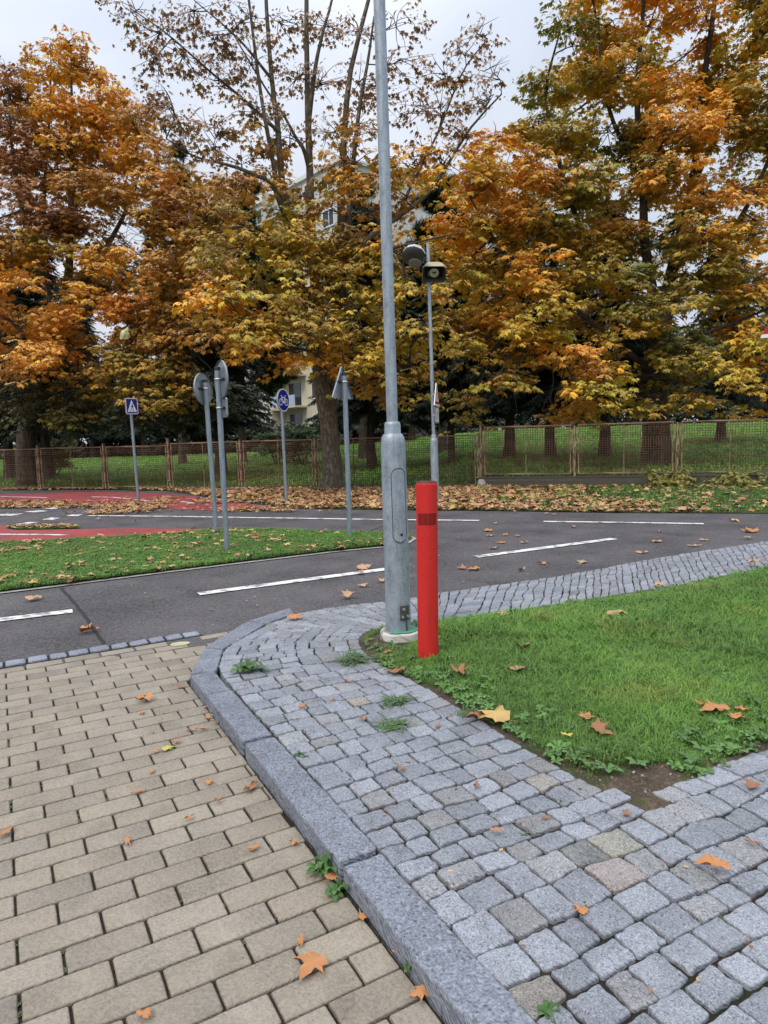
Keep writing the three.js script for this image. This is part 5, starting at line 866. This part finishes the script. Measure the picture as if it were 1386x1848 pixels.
function weed(seed, n, len, wid, rise) {           // a rosette of small oval leaves
  const rnd = rng(seed), pos = [], idx = [], col = [];
  for (let i = 0; i < n; i++) {
    const a = (i / n) * 6.283 + (rnd() - 0.5) * 0.9, L = len * (0.6 + 0.6 * rnd()), w = wid * (0.7 + 0.5 * rnd()), up = rise * (0.5 + rnd()), dx = Math.cos(a), dz = Math.sin(a), o = pos.length / 3, k = 0.75 + 0.5 * rnd();
    const st = [[0.02, 0.12], [0.3, 0.55], [0.6, 1], [0.85, 0.7], [1, 0.05]];
    for (const [t, wf] of st) { const x = dx * L * t, z = dz * L * t, y = 0.004 + up * Math.sin(t * 2.3) * L; pos.push(x - dz * w * wf, y + w * 0.3 * wf, z + dx * w * wf, x, y, z, x + dz * w * wf, y + w * 0.3 * wf, z - dx * w * wf); for (let q = 0; q < 3; q++) col.push(k * (q === 1 ? 1.1 : 0.95), k * (q === 1 ? 1.1 : 0.95), k); }
    for (let s = 0; s < 4; s++) for (let q = 0; q < 2; q++) { const A = o + s * 3 + q; idx.push(A, A + 1, A + 3, A + 1, A + 4, A + 3); }
  }
  return raw(pos, idx, null, col);
}
const WEEDS = [weed(1, 6, 0.042, 0.010, 0.5), weed(2, 7, 0.034, 0.010, 0.7), weed(3, 5, 0.05, 0.013, 0.4), weed(4, 8, 0.026, 0.0085, 0.8)];
function scatter(name, parent, units, mat, spots, color) {   // spots: {p, s, tilt, col}
  const L = units.map(() => []), C = units.map(() => []), rnd = rng(spots.length + 7), c = new THREE.Color();
  for (const o of spots) { const k = Math.floor(rnd() * units.length); L[k].push(mat4(o.p, (rnd() - 0.5) * (o.tilt ?? 0.3), rnd() * 6.283, (rnd() - 0.5) * (o.tilt ?? 0.3), o.s, o.s * (o.sy ?? 1))); C[k].push(c.clone().setRGB(...o.col)); }
  units.forEach((g, i) => L[i].length && instanced(name, g, mat, L[i], parent, C[i]));
}
function stuffGroup(name) { const g = new THREE.Group(); g.name = numbered(name); g.userData.kind = 'stuff'; scene.add(g); return g; }
const bbox = (P) => [Math.min(...P.map((p) => p[0])), Math.max(...P.map((p) => p[0])), Math.min(...P.map((p) => p[1])), Math.max(...P.map((p) => p[1]))];
const tone = (x, z, rnd) => { const n = fbm(x * 1.6, z * 1.6, 3, 6), k = 0.75 + 0.5 * n + (rnd() - 0.5) * 0.25, y = 0.7 * smooth(0.52, 0.8, fbm(x * 3 + 9, z * 3, 3, 16)); return [lerp(0.145, 0.235, y) * k, lerp(0.305, 0.30, y) * k, lerp(0.04, 0.05, y) * k]; };
const inView = (p) => { const e = p.clone().project(camera); return Math.abs(e.x) < 1.7 && Math.abs(e.y) < 1.4 && e.z < 1; };
{ // near lawn
  const rnd = rng(11), spots = [], weeds = [], b = bbox(lawn), soilHole = gp(1175, 1440, 0.06), footP = gp(690, 1165, 0.06);
  for (let i = 0; i < 120000; i++) {
    const x = lerp(b[0], b[1], rnd()), z = lerp(b[2], b[3], rnd()); if (!inside(lawn, x, z)) continue; const p = V(x, 0.05, z); if (!inView(p)) continue;
    const e = edgeDist(lawn, x, z), hole = Math.hypot(x - soilHole.x, z - soilHole.z), ft = Math.hypot((x - footP.x) * 0.8, z - footP.z), d = Math.hypot(x, z);
    if (hole < 0.19 + 0.13 * vnoise(x * 12, z * 12, 3) || Math.hypot(x - lampFoot.x, z - lampFoot.z - 0.05) < 0.19) continue; if (ft < 0.26 * vnoise(x * 7 + 2, z * 7, 4) + 0.12 && rnd() < 0.75) continue; if (e < 0.03 + 0.04 * rnd()) continue;
    if (d > 4.2 && rnd() < 0.2) continue;
    const s = (0.62 + 0.6 * rnd()) * lerp(0.55, 1.05, smooth(0.02, 0.3, e)) * (0.75 + 0.5 * fbm(x * 2.2, z * 2.2, 2, 2)); spots.push({ p, s: s * (d > 4 ? 1.2 : 1), sy: 0.9 + 0.4 * rnd(), col: tone(x, z, rnd) });
  }
  for (let i = 0; i < 24000; i++) {
    const x = lerp(b[0], b[1], rnd()), z = lerp(b[2], b[3], rnd()); if (!inside(lawn, x, z)) continue; const p = V(x, 0.055, z); if (!inView(p)) continue;
    const e = edgeDist(lawn, x, z), hole = Math.hypot(x - soilHole.x, z - soilHole.z), near = Math.hypot(x, z), ft = Math.hypot(x - footP.x, z - footP.z); if (hole < 0.10 + 0.2 * vnoise(x * 9, z * 9, 3) || Math.hypot(x - lampFoot.x, z - lampFoot.z - 0.05) < 0.17) continue;
    const want = Math.max(smooth(0.42, 0.04, e) * (near < 3.4 ? 1 : 0.7) * smooth(0.3, 0.6, fbm(x * 5, z * 5, 3, 28)), smooth(0.56, 0.7, fbm(x * 2.5 + 4, z * 2.5, 3, 8)) * 0.5); if (rnd() > want || (ft < 0.3 && rnd() < 0.55) || e < 0.012) continue;
    const k = 0.8 + 0.4 * rnd(); weeds.push({ p: V(x, 0.052 + 0.018 * rnd() * smooth(0, 0.2, e), z), s: 0.55 + 0.6 * rnd(), tilt: 0.5, col: [0.11 * k, 0.245 * k, 0.05 * k] });
  }
  const g = stuffGroup('lawn_grass'); scatter('grass_blades', g, TUFTS, M.grass, spots); const c = stuffGroup('ground_cover'); scatter('small_weeds', c, WEEDS, M.grass, weeds); console.log('lawn', spots.length, weeds.length);
}
{ // island, verge, medians and the park beyond
  const rnd = rng(12), spots = [], fill = (P, y, n, s, dens, park) => { const b = bbox(P); for (let i = 0; i < n; i++) { const x = lerp(b[0], b[1], rnd()), z = lerp(b[2], b[3], rnd()); if (!inside(P, x, z)) continue; const p = V(x, typeof y === 'number' ? y : y(x, z), z); if (!inView(p) || rnd() > dens(x, z)) continue; spots.push({ p, s: s * (0.7 + 0.6 * rnd()), sy: 0.8 + 0.4 * rnd(), col: tone(x, z, rnd).map((v) => v * (park ? 1.35 : 1)) }); } };
  fill(inset(island, 0.05), 0.028, 52000, 0.62, () => 1); fill(verge, 0.01, 30000, 1.35, (x, z) => lerp(0.12, 0.8, smooth(1.2, 3.2, x + 0.15 * (z + 12)))); fill(thinMedian, 0.012, 900, 0.4, () => 1); fill(trackMedian, 0.012, 900, 0.5, () => 0.5);
  fill([[-26, -24], [-30, -52], [34, -52], [28, -11], [2, -17.4]], (x, z) => groundY(x, z) - 0.01, 60000, 2.4, (x, z) => (z < fenceZ(x) - 0.1 ? 1 : 0), true);
  const g = stuffGroup('verge_grass'); scatter('grass_blades', g, FAR_TUFTS, M.grass, spots); console.log('far grass', spots.length);
}
{ // clods and pebbles on the bare soil
  const rnd = rng(88), geo = [1, 2].map((k) => { const g = new THREE.IcosahedronGeometry(0.006, 1), q = g.attributes.position; for (let i = 0; i < q.count; i++) { const f = 0.7 + 0.6 * vnoise(q.getX(i) * 300 + k * 9, q.getY(i) * 300 + q.getZ(i) * 170, k); q.setXYZ(i, q.getX(i) * f, q.getY(i) * f * 0.6, q.getZ(i) * f); } g.computeVertexNormals(); g.deleteAttribute('uv'); return paint(g, 1, 1, 1); }), sp = [], a = gp(1175, 1440, 0.06), b = gp(690, 1165, 0.06);
  for (let i = 0; i < 1100; i++) { const c = i % 3 ? a : b, r = 0.34 * Math.sqrt(rnd()), t = rnd() * 6.28, x = c.x + Math.cos(t) * r, z = c.z + Math.sin(t) * r; if (!inside(lawn, x, z)) continue; const k = 0.6 + 0.8 * rnd(); sp.push({ p: V(x, 0.053, z), s: 0.25 + 1.1 * rnd() * rnd(), tilt: 2, col: rnd() < 0.12 ? [0.3, 0.28, 0.25] : [0.13 * k, 0.095 * k, 0.065 * k] }); }
  scatter('clods', stuffGroup('soil_crumbs'), geo, M.litter, sp);
}
// weeds of their own on the setts and at the kerb
function weedPlant(label, px, py, y, s, unit, n, seed, tall = 1) {
  const p = gp(px, py, y), t = thing('weed_plant', label, 'weed', p), r = rng(seed), geos = [];
  for (let i = 0; i < n; i++) { const g = unit(i).clone(), k = 0.8 + 0.4 * r(); paintMul(g, 0.07 * k, 0.17 * k, 0.035 * k); g.applyMatrix4(mat4(V((r() - 0.5) * 0.05 * s, 0, (r() - 0.5) * 0.035 * s), (r() - 0.5) * 0.4, r() * 6.28, (r() - 0.5) * 0.4, s * (0.8 + 0.5 * r()), s * tall)); geos.push(g); }
  part('leaf_rosette', merge(geos), M.grass, t, 'stuff');
}
function paintMul(g, r, b, c) { const a = g.attributes.color; for (let i = 0; i < a.count; i++) a.setXYZ(i, a.getX(i) * r, a.getY(i) * b, a.getZ(i) * c); return g; }
const FLAT_TUFTS = [1, 2].map((k) => grassTuft(840 + k, 22, 0.045, 0.0022, 1.9));
const wk = (i) => WEEDS[i % 4], tk = (i) => FLAT_TUFTS[i % 2];
weedPlant('green weed growing in the joint between two kerb stones', 592, 1574, 0.0, 1.0, wk, 5, 1, 1.6);
weedPlant('tiny green weed on the pavers just below the kerb joint weed', 610, 1613, 0.0, 0.75, wk, 3, 2);
weedPlant('small green weed at the foot of the nearest kerb stone', 749, 1757, 0.0, 0.55, wk, 3, 3, 1.4);
weedPlant('flat green weed tuft among the setts at the kerb bend', 450, 1213, 0.055, 1.5, wk, 6, 4);
weedPlant('grass tuft in the sett joints left of the lawn edge', 712, 1270, 0.055, 1.3, tk, 5, 5, 0.6);
weedPlant('second grass tuft in the setts, just below the first', 706, 1312, 0.055, 1.3, tk, 5, 6, 0.5);
weedPlant('grass patch spreading from the lawn corner over the setts', 640, 1194, 0.055, 1.7, tk, 9, 7, 0.6);
weedPlant('small weed in the sett joint beside the middle kerb stone', 540, 1368, 0.05, 0.6, wk, 3, 8);
weedPlant('tiny weed in the setts at the nearest kerb end', 995, 1832, 0.05, 0.55, wk, 3, 9);
weedPlant('grass tuft at the sett edge left of the bare soil', 845, 1292, 0.055, 1.0, tk, 4, 10);
{ // moss and tiny blades in the joints
  const rnd = rng(19), spots = []; for (let i = 0; i < 700; i++) { const row = -Math.floor(rnd() * 32), a = -2 + Math.floor(rnd() * 12) + (((row % 2) + 2) % 2 ? 0.5 : 0), c = rnd() < 0.75 ? pv(a, row * 0.5 + (rnd() - 0.5) * 0.45) : pv(a + rnd(), row * 0.5 - 0.25), p = V(c[0], -0.006, c[1]); if (fbm(c[0] * 2.2, c[1] * 2.2, 2, 3) < 0.5 || !inView(p)) continue; const A = clipHalf([[c[0], c[1]], [c[0] + 1e-3, c[1]], [c[0], c[1] + 1e-3]], kerbO[4], kerbO[0]); if (!A.length) continue; spots.push({ p, s: 0.18 + 0.16 * rnd(), sy: 0.5, tilt: 0.3, col: [0.06, 0.09, 0.02] }); }
  for (let i = 0; i < 420; i++) { const s = rnd() * railLen[15], t = rnd(), c = settAt(s, t), p = V(c[0], settTop(s, t) - 0.008, c[1]); if (!inView(p) || fbm(c[0] * 3, c[1] * 3, 2, 33) < 0.52) continue; spots.push({ p, s: 0.25 + 0.3 * rnd(), sy: 0.35, tilt: 0.5, col: [0.06, 0.12, 0.028] }); }
  scatter('moss', stuffGroup('joint_moss'), WEEDS, M.grass, spots);
}
// fallen leaves: loose masses first
function settle(g, dz) { g.computeBoundingBox(); g.translate(0, 0.003 - g.boundingBox.min.y, dz); return g; }
const LIT = [1, 2, 3, 4, 5, 6].map((k) => { const r = rng(30 + k), d = foldLeaf(leafData(LEAF_LOW, 0.125, (r() < 0.5 ? -1 : 1) * (0.1 + 0.5 * r()), r, [1, 1, 1], 0.3), k % 3 ? 0.15 + 0.4 * r() : 0.05, 0.125); const g = raw(d.pos, d.idx, null, d.col); g.rotateX(-Math.PI / 2); return settle(g, 0.05); });
const LCOL = [[0.48, 0.27, 0.13], [0.40, 0.20, 0.09], [0.52, 0.33, 0.17], [0.33, 0.16, 0.075], [0.52, 0.35, 0.12], [0.24, 0.115, 0.06], [0.46, 0.30, 0.18]];
const lcol = (rnd) => { const c = LCOL[Math.floor(rnd() * LCOL.length)], k = 0.8 + 0.4 * rnd(); return c.map((v) => v * k); };
{
  const rnd = rng(13), spots = [], pile = (P, y, n, s, dens, tilt) => { const b = bbox(P); for (let i = 0; i < n; i++) { const x = lerp(b[0], b[1], rnd()), z = lerp(b[2], b[3], rnd()); if (!inside(P, x, z) || rnd() > dens(x, z)) continue; const p = V(x, y + 0.03 * rnd(), z); if (!inView(p)) continue; spots.push({ p, s: s * (0.45 + 0.75 * rnd()), tilt: tilt * (0.4 + rnd()), col: lcol(rnd) }); } };
  pile(verge, 0.015, 210000, 1.0, (x, z) => { const d = z - fenceZ(x), n = fbm(x * 0.9, z * 0.9, 3, 3), f = smooth(5.2, 1.0, x + (n - 0.5) * 4 - 0.2 * d); return x < 1 ? lerp(0.5, 1, f) : lerp(0.085, 1, f) + 0.14 * smooth(1.2, 0.3, d); }, 1.0);
  pile(trackMedian, 0.015, 2500, 0.95, () => 1, 0.9); pile(thinMedian, 0.012, 260, 0.75, () => 0.8, 0.3);
  pile(inset(island, 0.03), 0.035, 7500, 0.78, (x, z) => 0.06 + 0.26 * smooth(0.5, 0.7, fbm(x * 1.3, z * 1.3, 3, 21)), 0.5);
  // drifts on the red track and the far lane
  const drift = ccw(px2([[0, 907], [140, 905], [240, 901], [310, 896], [420, 904], [520, 917], [600, 919], [600, 926], [420, 925], [330, 923], [260, 927], [160, 930], [60, 922], [0, 918]])); pile(drift, 0.006, 14000, 0.85, (x, z) => 0.04 + lerp(0.4, 0.8, smooth(-8, -4, x)) * smooth(0.46, 0.62, fbm(x * 0.8 + 3, z * 1.1, 4, 41)), 0.5);
  const lane = ccw(px2([[0, 884], [420, 903], [600, 920], [870, 923], [1386, 928], [1386, 968], [1000, 1036], [700, 1075], [450, 1112], [372, 1150], [0, 1200]])); pile(lane, 0.004, 800, 0.75, (x, z) => (inside(island, x, z) ? 0 : lerp(0.35, 0.05, smooth(-9, 2, x + (z + 12)*0.6))), 0.25);
  scatter('leaf_litter', stuffGroup('leaf_litter'), LIT, M.litter, spots); console.log('litter', spots.length);
  const bits = []; const crumb = [1, 2, 3].map((k) => { const r = rng(60 + k), g = new THREE.CircleGeometry(0.02, 5); const q = g.attributes.position; for (let i = 1; i < q.count; i++) q.setXY(i, q.getX(i) * (0.3 + r()), q.getY(i) * (0.3 + 0.5 * r())); g.rotateX(-Math.PI / 2); g.translate(0, 0.004, 0); g.deleteAttribute('uv'); return paint(g, 1, 1, 1); });
  const b = bbox(lane); for (let i = 0; i < 9000; i++) { const x = lerp(b[0], b[1], rnd()), z = lerp(b[2], b[3], rnd()); if (!inside(lane, x, z) || inside(island, x, z) || rnd() > 0.25 + 0.5 * fbm(x * 0.7, z * 0.7, 3, 8)) continue; const p = V(x, 0.004, z); if (!inView(p)) continue; bits.push({ p, s: 0.25 + 1.0 * rnd() * rnd(), tilt: 0.2, col: rnd() < 0.25 ? [0.5, 0.46, 0.38] : lcol(rnd) }); }
  for (let i = 0; i < 260; i++) { const s = rnd() * 9, t = rnd(), c = settAt(s, t), p = V(c[0], settTop(s, t) + 0.003, c[1]); if (inView(p)) bits.push({ p, s: 0.2 + 0.4 * rnd(), tilt: 0.2, col: lcol(rnd) }); }
  scatter('leaf_crumbs', stuffGroup('leaf_crumbs'), crumb, M.litter, bits);
}
// single leaves that one can point to
function leafGeo(seed, size, curl, flat, o = {}) {
  const r = rng(seed), half = LEAF_HALF.map(([x, y]) => [x * (0.9 + 0.2 * r()), y * (0.95 + 0.1 * r())]), fine = [];
  for (let i = 0; i < half.length; i++) { fine.push(half[i]); if (i < half.length - 1 && i > 0) { const a = half[i], b = half[i + 1]; fine.push([lerp(a[0], b[0], 0.5) + (r() - 0.5) * 0.05, lerp(a[1], b[1], 0.5) + (r() - 0.5) * 0.05]); } }
  const d = leafData(fine, size, curl * (r() < 0.4 ? -0.8 : 1), r, [1, 1, 1], 0.7); foldLeaf(d, o.fold ?? (r() < 0.7 ? 0.12 + 0.4 * r() : 0.05), size); for (let i = 2; i < d.pos.length; i += 3) d.pos[i] += size * 0.22 * (vnoise(d.pos[i - 2] / size * 4.5 + seed, d.pos[i - 1] / size * 4.5, seed) - 0.5); const g = raw(d.pos, d.idx, null, d.col); g.rotateX(-Math.PI / 2); settle(g, size * 0.35); return flat ? g.scale(1, 1, 0.45) : g;
}
const TONES = { tan: [0.47, 0.29, 0.17], orange: [0.47, 0.215, 0.085], brown: [0.28, 0.14, 0.08], rust: [0.31, 0.145, 0.075], yellow: [0.52, 0.36, 0.13], lemon: [0.50, 0.45, 0.10], pale: [0.42, 0.33, 0.21] };
let leafSeed = 1000;
function fallen(label, px, py, y, size, tone_, o = {}) {
  const s = leafSeed++, r = rng(s), g = leafGeo(s, size, (o.curl ?? 0.35 + 0.4 * r()) * 0.6, o.flat, o), c = TONES[tone_]; paintMul(g, ...c);
  const m = solo('fallen_leaf', g, M.litter, label, 'leaf', o.group); m.position.copy(gp(px, py, y)); m.rotation.set((r() - 0.5) * (o.tilt ?? 0.2), o.turn ?? r() * 6.28, (r() - 0.5) * (o.tilt ?? 0.2));
}
const LY = 0.085;
fallen('large yellow maple leaf at the sett edge of the lawn below the bollard', 893, 1296, LY - 0.005, 0.15, 'yellow', { turn: 0.8, curl: 0.5 });
fallen('brown curled leaf touching the large yellow leaf at the lawn edge', 864, 1296, LY - 0.01, 0.09, 'brown', { curl: 0.9 });
fallen('pinkish brown curled leaf in the grass right beside the bollard foot', 830, 1216, LY, 0.11, 'rust', { curl: 0.8, tilt: 0.9 });
fallen('wide flat tan leaf lying lengthwise in the lawn right of the bollard', 933, 1210, LY, 0.14, 'tan', { flat: true });
fallen('tan curled leaf upright in the lawn above the wide flat leaf', 942, 1170, LY, 0.12, 'tan', { tilt: 0.9 });
fallen('brownish tan leaf in the middle of the upper lawn', 1111, 1112, LY, 0.14, 'tan', { curl: 0.8, tilt: 0.5 });
fallen('small yellowish leaf just right of the brownish leaf in the upper lawn', 1158, 1104, LY, 0.08, 'yellow');
fallen('small tan leaf at the far left lawn edge behind the bollard', 905, 1111, LY, 0.10, 'tan');
fallen('tiny yellow leaf in the grass between bollard and upper lawn', 1013, 1130, LY, 0.05, 'lemon');
fallen('red brown folded leaf in the lower lawn above the bare soil', 1082, 1322, LY, 0.10, 'rust', { curl: 1.0, tilt: 0.8 });
fallen('small orange leaf in the grass just above the red brown leaf', 1057, 1295, LY, 0.06, 'orange');
fallen('narrow yellow leaf in the clover near the bare soil', 1023, 1330, LY, 0.07, 'lemon', { flat: true });
fallen('large tan orange leaf at the right side of the lawn', 1287, 1280, LY + 0.01, 0.12, 'orange', { curl: 0.5, turn: 2 });
fallen('small orange leaf, upper of two right of the large tan orange leaf', 1337, 1283, LY, 0.07, 'orange');
fallen('small orange leaf, lower of two right of the large tan orange leaf', 1329, 1298, LY, 0.075, 'orange');
fallen('dull brown leaf half sunk in the middle of the lawn', 1054, 1250, LY - 0.02, 0.07, 'brown');
fallen('pale tan leaf on the far sett strip at the lawn border', 1191, 1057, 0.075, 0.15, 'tan', { flat: true });
fallen('brown leaf at the sett edge below the bollard', 714, 1213, 0.07, 0.11, 'rust', { curl: 0.5 });
fallen('brown scrap in the bare soil beside the lamp footing', 700, 1178, 0.07, 0.06, 'rust');
fallen('pale leaf at the far right end of the sett strip', 1362, 1018, 0.08, 0.16, 'tan', { curl: 0.7 });
fallen('large brown orange maple leaf on the setts at the lower right', 1293, 1568, 0.075, 0.085, 'orange', { curl: 0.7, turn: 1.2 });
fallen('orange leaf on the setts near the far kerb bend', 532, 1115, 0.035, 0.12, 'orange', { curl: 0.6 });
fallen('orange leaf at the asphalt edge behind the sett bend', 628, 1078, 0.012, 0.12, 'tan', { curl: 0.6 });
fallen('large orange maple leaf lying on the nearest beige pavers', 564, 1744, 0.006, 0.075, 'orange', { curl: 0.25, turn: 2.6, fold: 0.12 });
fallen('curled brown leaf at the foot of the nearest kerb stone', 759, 1798, 0.004, 0.05, 'orange', { curl: 0.9 });
fallen('orange leaf strip at the bottom edge of the pavers', 262, 1834, 0.004, 0.06, 'orange', { flat: true, curl: 0.9, turn: -0.5 });
fallen('orange leaf strip at the left edge of the pavers', 9, 1507, 0.004, 0.075, 'orange', { flat: true, curl: 0.8, turn: 1.3 });
fallen('long orange leaf in the paver joint beside the middle kerb stone', 452, 1425, 0.004, 0.08, 'rust', { flat: true, turn: 1.2 });
fallen('curled orange leaf on the upper pavers, largest there', 262, 1265, 0.006, 0.085, 'orange', { curl: 0.8 });
fallen('yellow green scrap on the middle pavers', 302, 1352, 0.004, 0.055, 'lemon');
fallen('small orange leaf standing in the kerb joint weed', 597, 1585, 0.01, 0.05, 'orange', { tilt: 1.0 });
fallen('tan leaf standing upright on the white line of the near lane', 656, 1026, 0.008, 0.15, 'tan', { tilt: 0.8, curl: 0.9 });
fallen('brown leaf flat on the white line below the upright tan leaf', 652, 1035, 0.01, 0.13, 'tan', { flat: true });
fallen('tan leaf on the near lane left of the tar seam', 61, 1083, 0.006, 0.15, 'tan');
fallen('orange brown leaf beside the tar seam on the near lane', 158, 1141, 0.006, 0.12, 'orange');
fallen('orange leaf alone on the far lane at the right', 1353, 960, 0.006, 0.18, 'orange', { curl: 0.6 });
fallen('pale yellow leaf on the far lane near the right end', 1324, 940, 0.006, 0.16, 'yellow');
fallen('brown orange leaf on the sett joint right of the bare soil', 1357, 1418, 0.07, 0.06, 'rust');
const scraps = [[257, 1288, 0], [289, 1304, 0], [276, 1323, 0], [281, 1358, 0], [319, 1341, 0], [346, 1319, 0], [367, 1317, 0], [274, 1395, 0], [390, 1306, 0], [377, 1296, 0], [328, 1241, 0], [378, 1414, 0], [250, 1431, 0], [395, 1448, 0], [342, 1478, 0], [231, 1519, 0], [458, 1534, 0], [533, 1525, 0], [543, 1702, 0], [654, 1659, 0], [717, 1721, 0], [372, 1277, 0]];
const ORD = ['farthest', 'second', 'third', 'fourth', 'fifth', 'sixth', 'seventh', 'eighth', 'ninth', 'tenth', 'eleventh', 'twelfth', 'thirteenth', 'fourteenth', 'fifteenth', 'sixteenth', 'seventeenth', 'eighteenth', 'nineteenth', 'twentieth', 'twenty first', 'twenty second'];
const ordered = (l, k) => l.slice().sort((a, b) => k * (a[1] - b[1]));
ordered(scraps, 1).forEach(([x, y], i) => fallen(`small orange leaf scrap on beige pavers, ${ORD[i]} from the far side`, x, y, 0.003, 0.036 + 0.02 * hash(x, y, 1), hash(x, y, 2) < 0.3 ? 'rust' : 'orange', { flat: true, group: 'leaf scraps on the beige pavers' }));
const scraps2 = [[1048, 1645], [1358, 1524], [896, 1502], [600, 1262], [545, 1276], [655, 1298], [725, 1390], [790, 1312], [630, 1230], [860, 1420], [985, 1478], [1130, 1470]];
ordered(scraps2, 1).forEach(([x, y], i) => fallen(`small brown leaf scrap on granite setts, ${ORD[i]} from the far side`, x, y, 0.064, 0.034 + 0.018 * hash(x, y, 1), hash(x, y, 2) < 0.6 ? 'rust' : 'orange', { flat: hash(x, y, 3) < 0.6, group: 'leaf scraps on the granite setts' }));
const laneLeaves = [[880, 958], [885, 967], [905, 980], [912, 966], [935, 968], [945, 980], [1050, 1015], [982, 1018], [856, 1028], [1185, 978], [1158, 998], [1252, 986], [1270, 975], [1035, 952], [940, 1030], [1190, 960], [895, 945], [890, 990], [1000, 929], [690, 1050], [655, 1058]];
ordered(laneLeaves, 1).forEach(([x, y], i) => fallen(`tan leaf on the asphalt lanes, ${ORD[i]} counted from the far side`, x, y, 0.006, 0.10 + 0.05 * hash(x, y, 1), ['tan', 'orange', 'pale', 'tan'][Math.floor(hash(x, y, 2) * 4)], { curl: 0.25, fold: 0.15, tilt: 0.1, flat: hash(x, y, 5) < 0.5, group: 'leaves on the asphalt lanes' }));

renderer.render(scene, camera);
